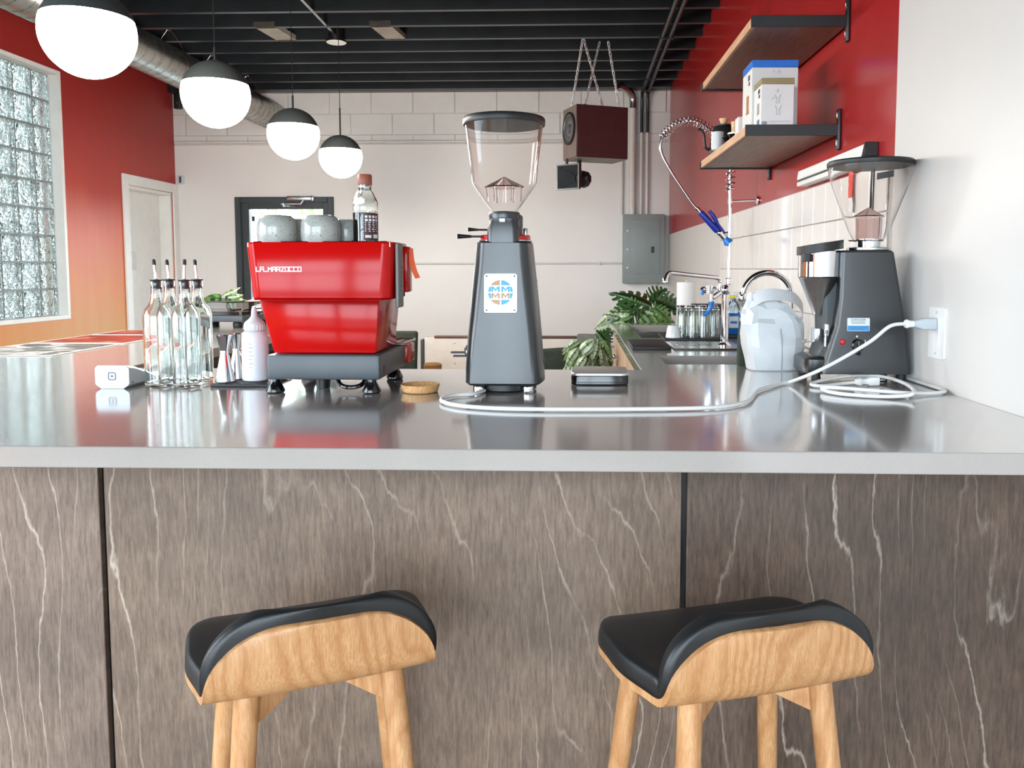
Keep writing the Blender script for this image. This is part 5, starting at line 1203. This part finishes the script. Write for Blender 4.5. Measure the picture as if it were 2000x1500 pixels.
for px, yv, mt, lb, col in ((1431, 3.95, 'blue_liquid', 'blue detergent bottle with pump label next to the pillar tap', 'label_white'), (1441, 4.12, 'blue_liquid', 'clear spray bottle half full of blue cleaner, nearest the tiles', None)):
    x = at(px, 640, Y=yv).x
    t = thing('spray_bottle', lb, 'cleaner bottle', (x, yv, Z0+.0135), 0, 'blue cleaner bottles by the tap')
    s_ = 1.0 if col else .95
    shp = lambda w_, d_, z_, r_: [(a, c, z_) for a, c in rrect(w_, d_, r_, 4)]
    fillz = .10 if col else .085
    b = MB(); b.loft([shp(.062, .045, 0, .012), shp(.066, .048, .004, .014), shp(.066, .048, fillz, .014)]); b.build('filled_part', mt, t)
    b = MB(); b.loft([shp(.066, .048, fillz+.0003, .014), shp(.064, .046, .125, .014), shp(.05, .036, .145, .012), shp(.026, .026, .158, .012), shp(.024, .024, .17, .011)]); b.build('upper_part', 'spray_clear', t)
    if col:
        MB().box((-.022, -.0246, .03), (.022, -.0242, .085)).build('label', 'label_white', t, smooth=False); MB().box((-.016, -.0250, .05), (.016, -.0247, .062)).build('label_band', 'blue_lid', t, smooth=False)
        MB().box((-.026, -.012, .171), (.012, .012, .186), .005).build('cap', 'yellow', t)
    else:
        MB().box((-.032, -.010, .171), (.016, .010, .195), .005).build('trigger_head', 'white_plastic', t)
tag(MB().box((.685, 3.86, Z0), (.90, 4.25, Z0+.013), .003).build('tray', 'black'), 'flat black tray under the blue cleaner bottles', 'tray')

# ================================================================== TURNTABLE ON THE LEFT ARM
t = thing('turntable', 'black turntable under a clear dust cover at the end of the left worktop', 'turntable', (-1.995, 4.62, Z0), -.14)
MB().box((-.21, -.165, .032), (.19, .165, .068), .004).build('plinth', 'dark_frame', t)
for sx in (-.16, .14):
    for sy in (-.13, .13): MB().lathe([(.022, 0), (.025, .004), (.025, .024), (.02, .032)], (sx, sy, 0), 18).build('foot', 'black_rubber', t)
MB().lathe([(.14, .069), (.145, .072), (.145, .084), (.14, .086), (0, .087)], (-.04, 0, 0), 40).build('platter', 'black', t)
cv = MB(); cv.box((-.208, -.163, .0685), (.188, .163, .142), .004); cv.box((-.204, -.159, .0687), (.184, .159, .138))
cv.build('dust_cover', 'dust_cover', t)
ta = MB(); ta.rod((.13, .12, .07), (.13, .12, .10), .012); ta.tube([(.13, .12, .098), (.12, 0, .098), (.09, -.08, .094)], .004, 8); ta.build('tone_arm', 'steel', t)

# ================================================================== PLANTS
def leaf(L, W, droop=.3, fold=.25, kind='plain', seed=0):
    r = random.Random(seed); b = MB(); n = 10
    def mid(u): return Vector((0, L*u, -droop*L*u*u))
    def wid(u): return W*.5*(sin(pi*min(1, u*1.02)**.72))**.8 if 0 < u < 1 else 0
    def P_(u, s, v):
        m_ = mid(u); w_ = wid(u)*v; return m_ + Vector((s*w_, -.06*L*v*(1-u)*(1 if kind == 'split' else .3), -fold*w_*v*.7 + fold*.2*w_))
    for s in (-1, 1):
        if kind == 'plain':
            for i in range(n):
                u0, u1 = i/n, (i+1)/n
                for v0, v1 in ((0, .5), (.5, 1)): b.add([P_(u0, s, v0), P_(u1, s, v0), P_(u1, s, v1), P_(u0, s, v1)], [(0, 1, 2, 3)])
        else:
            for i in range(n):
                u0, u1 = i/n, (i+1)/n
                b.add([P_(u0, s, 0), P_(u1, s, 0), P_(u1, s, .38), P_(u0, s, .38)], [(0, 1, 2, 3)])
            for i in range(6):
                u0, u1 = .04+i*.155, .04+i*.155+.115
                for v0, v1, k0, k1 in ((.38, .72, 0, .05), (.72, 1.06, .05, .13)):
                    uu = lambda u, k: min(.995, max(.005, u+k))
                    b.add([P_(uu(u0, k0), s, v0), P_(uu(u1, k0*.6), s, v0), P_(uu(u1, k1*.6), s, v1), P_(uu(u0, k1), s, v1)], [(0, 1, 2, 3)])
    me = b.mesh('leaf'); bq = bmesh.new(); bq.from_mesh(me); bmesh.ops.remove_doubles(bq, verts=bq.verts[:], dist=1e-5); bq.to_mesh(me); bq.free(); me.shade_smooth(); return me
def plant(name, label, cat, loc, potr, poth, leaves, meshes, stemtop, mats, potmat='pot_grey', seed=1):
    r = random.Random(seed); t = thing(name, label, cat, loc)
    if poth: MB().lathe([(potr*.7, 0), (potr*.74, .004), (potr, poth), (potr*1.03, poth), (potr*1.03, poth-.02), (potr*.92, poth-.02), (potr*.9, poth-.03), (0, poth-.03)], (0,0,0), 28, caps=False).build('pot', potmat, t)
    for i, (dx, dy, dz, az, pitch, sc, k) in enumerate(leaves):
        base = Vector((0, 0, poth-.03)); tip = Vector((dx, dy, dz))
        sm = MB(); mid_ = base.lerp(tip, .6) + Vector((0, 0, .03)); sm.tube(smoothpath([base + Vector((dx*.1, dy*.1, 0)), mid_, tip], 4), .0035, 5); sm.build('stem', 'stem_green', t)
        me = meshes[k % len(meshes)]; o = obj('leaf', me, t, tip, (pitch, r.uniform(-.4, .4), az)); o.scale = (sc, sc, sc)
    return t
def leafset(kind, mats, specs):
    out = []
    for i, (L, W, dr, fo_) in enumerate(specs):
        me = leaf(L, W, dr, fo_, kind, i); me.materials.append(M[mats[i % len(mats)]]); out.append(me)
    return out
def orient(o, ang, face=.35, roll=0):      # leaf lying in a plane that half faces the bar: ang is its direction as seen from there
    d = Vector((cos(radians(ang)), 0, sin(radians(ang)))); n = Vector((0, -1, face)).normalized(); d = (d - n*d.dot(n)).normalized(); x = d.cross(n)
    o.rotation_euler = (Matrix((x, d, n)).transposed() @ Matrix.Rotation(roll, 3, 'Y')).to_euler()
# monstera behind the worktop end
mons = leafset('split', ['leaf_dark', 'leaf_dark', 'leaf_mid'], [(.30, .25, .25, .35), (.26, .23, .35, .3), (.24, .2, .3, .4)])
fill = leafset('plain', ['leaf_mid', 'leaf_var', 'leaf_mid', 'leaf_var'], [(.20, .085, .5, .4), (.22, .09, .7, .5), (.18, .08, .4, .3), (.24, .075, .6, .5)])
P0 = Vector((.385, 5.18, .0)); rr = random.Random(5)
def rel(px, py, dy=0): v = at(px, py, Y=P0.y+dy); return v - Vector((P0.x, P0.y, .55))
plm = plant('potted_monstera', 'large split-leaf monstera behind the far end of the sink worktop', 'plant', (P0.x, P0.y, .55), .13, .22, [], mons, 0, None)
sm = MB()
for (px, py, dy, ang, fc, rl, sc, k) in ((1273, 598, -.05, 146, .5, .5, .98, 0), (1272, 590, -.02, 12, .35, -.4, .72, 1), (1280, 588, -.04, -22, .3, .3, .72, 1), (1268, 586, .03, 40, .6, .3, .55, 0), (1245, 607, -.03, 200, .5, .2, .78, 1), (1235, 612, -.05, 215, .4, -.2, .72, 0), (1278, 602, -.06, -40, .3, 0, .6, 2), (1245, 604, -.06, 150, .5, -.3, .6, 2)):
    v = rel(px, py, dy); o = obj('leaf', mons[k], plm, v); orient(o, ang, fc, rl); o.scale = (sc,)*3; sm.tube(smoothpath([(v.x*.3, v.y*.3, .18), (v.x*.8, v.y*.8, v.z*.6), tuple(v)], 4), .004, 6)
sm.build('stems', 'stem_green', plm)
for k in range(52):
    px = rr.uniform(1208, 1286); py = rr.uniform(598, 634) + abs(px-1250)*.12; v = rel(px, py, rr.uniform(-.10, .06)); ang = (200 if px < 1240 else -35) + rr.uniform(-40, 40)
    o = obj('leaf', fill[k % 4], plm, v); orient(o, ang, rr.uniform(.2, 1.2), rr.uniform(-.5, .5)); s_ = rr.uniform(.45, .8); o.scale = (s_,)*3
tag(MB().box((P0.x-.17, P0.y-.17, .50), (P0.x+.17, P0.y+.17, .549), .004).build('plant_stand', 'brown_edge'), 'wooden stand top under the monstera pot', 'stand')
so = bpy.data.objects['plant_stand']
for sx in (-.14, .14):
    for sy in (-.14, .14): o = MB().rod((P0.x+sx, P0.y+sy, 0), (P0.x+sx, P0.y+sy, .4995), .015, None, 10).build('leg', 'brown_edge', so)
# variegated plant left of the cabinet
P0 = Vector((.06, 4.45, 0))
def rel2(px, py, dy=0): v = at(px, py, Y=P0.y+dy); return v - Vector((P0.x, P0.y, .48))
t = thing('potted_philodendron', 'bushy variegated plant drooping beside the wooden cabinet', 'plant', (P0.x, P0.y, .48))
MB().lathe([(.08, 0), (.085, .004), (.115, .22), (.119, .22), (.119, .20), (.105, .20), (0, .19)], (0,0,0), 28, caps=False).build('pot', 'pot_grey', t)
for k in range(64):
    px = min(1180, rr.gauss(1160, 15)); py = rr.uniform(662, 704); v = rel2(px, py, rr.uniform(-.12, .08)); ang = (235 if px < 1165 else 268) + rr.uniform(-38, 38)
    o = obj('leaf', fill[(1, 3, 0, 1)[k % 4]], t, v); orient(o, ang, rr.uniform(.1, .9), rr.uniform(-.6, .6)); s_ = rr.uniform(.4, .75); o.scale = (s_,)*3
for (px, py, ang, s_) in ((1186, 672, 70, .42), (1184, 668, 125, .36)):
    v = rel2(px, py); o = obj('leaf', mons[1], t, v); orient(o, ang, .3); o.scale = (s_,)*3
bpy.context.view_layer.update()
for o in t.children:
    mx = max((o.matrix_world @ v.co).x for v in o.data.vertices)
    if mx > .205: o.location.x -= mx-.205
stn = tag(MB().lathe([(.16, .45), (.165, .455), (.165, .475), (.16, .479)], (P0.x, P0.y, 0), 28).build('plant_stand', 'dark_frame'), 'round dark stand under the variegated plant', 'stand')
for k in range(3): a = 2*pi*k/3; MB().rod((P0.x+.13*cos(a), P0.y+.13*sin(a), 0), (P0.x+.11*cos(a), P0.y+.11*sin(a), .4495), .012, None, 10).build('leg', 'dark_frame', stn)
# pothos trailing behind the turntable
P0 = Vector((-1.86, 4.88, 0))
def rel3(px, py, dy=0): v = at(px, py, Y=P0.y+dy); return v - Vector((P0.x, P0.y, Z0))
t = thing('potted_pothos', 'green pothos leaves showing over the turntable', 'plant', (P0.x, P0.y, Z0))
MB().lathe([(.035, 0), (.038, .003), (.05, .11), (.053, .11), (.053, .10), (.045, .10), (0, .09)], (0,0,0), 24, caps=False).build('pot', 'pot_grey', t)
po = leafset('plain', ['leaf_mid', 'leaf_dark', 'leaf_var'], [(.12, .065, .3, .4), (.11, .06, .4, .3), (.12, .05, .2, .5)])
for (px, py, ang, s_, k) in ((434, 577, 52, 1.0, 2), (428, 582, 165, .9, 0), (440, 582, 15, .9, 1), (420, 583, 175, .8, 1), (446, 584, -5, .9, 0), (455, 585, 75, .5, 0), (432, 584, 150, .8, 1), (443, 580, 25, .8, 2), (412, 583, 170, .6, 0), (450, 584, 35, .6, 0), (424, 585, 10, .8, 2), (468, 590, -60, .6, 0), (472, 596, -80, .5, 1)):
    v = rel3(px, py, -.03); o = obj('leaf', po[k], t, v); orient(o, ang, .8, random.uniform(-.4, .4)); o.scale = (s_,)*3
sm = MB()
for px, py in ((432, 576), (425, 582), (440, 582), (415, 583), (456, 582), (470, 590)): v = rel3(px, py); sm.tube(smoothpath([(0, 0, .09), (v.x*.5, v.y, .13), tuple(v)], 4), .0025, 5)
sm.build('stems', 'stem_green', t)

# ================================================================== SEATING AT THE BACK
def chair(label, x, yv, ztop, w_, fab, rz, slope=0):
    t = thing('upholstered_chair', label, 'chair', (x, yv, 0), rz, 'upholstered chairs in the back room')
    b = MB(); b.hexa([(-w_/2+.02, -.03, .42), (w_/2-.02, -.03, .42), (w_/2-.02, .03, .42), (-w_/2+.02, .03, .42), (-w_/2, -.06, ztop), (w_/2, -.06, ztop+slope), (w_/2, 0, ztop+slope), (-w_/2, 0, ztop)], .02, 3); b.build('backrest', fab, t)
    MB().box((-w_/2, .0, .40), (w_/2, .45, .47), .025, 3).build('seat', fab, t)
    for sx in (-1, 1):
        for sy in (.03, .41): MB().rod((sx*(w_/2-.04), sy, .40), (sx*(w_/2-.03), sy, 0), .018, .012, 10).build('leg', 'light_wood', t)
p = at(817, 646, Y=6.2); chair('dark green chair back showing right of the red machine', p.x-.235, 6.2, p.z, .47, 'green_fabric', .05)
p = at(1131, 680, Y=5.5); chair('dark green chair back right behind the middle grinder', p.x-.25, 5.5, p.z-.02, .50, 'green_fabric', -.05, .035)
p = at(1172, 652, Y=6.1); chair('grey green chair back behind the variegated plant', p.x-.04, 6.1, p.z, .26, 'grey_fabric', -.3)
a = at(828, 656, Y=7.1); c = at(1146, 656, Y=7.1)
t = thing('banquette', 'long low cream bench back with a brown top rail', 'bench', ((a.x+c.x)/2, 7.1, 0)); hw_ = (c.x-a.x)/2
MB().box((-hw_, 0, 0), (hw_, .06, a.z-.012), .012, 3).build('back_panel', 'cream_panel', t)
MB().box((-hw_+.09, -.006, a.z-.022), (hw_-.01, .066, a.z), .004).build('top_rail', 'brown_edge', t)
MB().box((-hw_-.03, -.02, 0), (-hw_+.0, .30, a.z-.03), .01).build('end_panel', 'dark_frame', t)
MB().box((-hw_+.002, .061, .35), (hw_, .5, .44), .02).build('seat', 'cream_panel', t)
for sx in (-.62, .88):
    for z in (.40, .50, .60, .68): MB().lathe([(.008, 0), (.006, .004), (0, .005)], (sx*hw_, -.0003, z), 10, (0, -1, 0)).build('screw', 'steel', t)
p = at(833, 712, Y=6.6)
t = thing('wooden_stool', 'small amber wooden stool between the green chair and the cream bench', 'stool', (p.x+.03, 6.72, 0))
MB().lathe([(.07, .50), (.075, .51), (.075, .535), (.06, .545), (0, .546)], (0,0,0), 24).build('seat', 'brown_print', t)
for k in range(3): a_ = 2*pi*k/3+.3; MB().rod((.06*cos(a_), .06*sin(a_), .5), (.1*cos(a_), .1*sin(a_), 0), .014, None, 10).build('leg', 'brown_print', t)

# ================================================================== OUTSIDE
nb = struct(MB().box((-6.0, 2.8, -.2), (-5.8, 9.0, 7.0)).build('shade_wall', 'ground_grey', smooth=False))  # unseen wall added outside to grey and dim the light through the glass blocks
t = thing('garden_tree', 'pale sunlit tree outside the back door', 'tree', (-4.6, 13.5, -.2))
MB().tube([(0, 0, 0), (.1, 0, 1.2), (-.1, .1, 2.6), (.1, 0, 3.6)], [.14, .11, .08, .03], 10).build('trunk', 'blocking_wood', t)
fl = MB(); rq = random.Random(9)
for k in range(900):
    p = Vector((rq.gauss(0, .9), rq.gauss(0, .6), 2.3+rq.gauss(0, .8))); R = Matrix.Rotation(rq.uniform(0, 6.28), 3, 'Z') @ Matrix.Rotation(rq.uniform(-1, 1), 3, 'X')
    fl.add([p + R @ Vector(q_) for q_ in ((0, 0, 0), (.05, .07, .01), (0, .16, 0), (-.05, .07, .01))], [(0, 1, 2, 3)])
fo = fl.build('foliage', 'leaf_out', t, smooth=False); fo['kind'] = 'stuff'
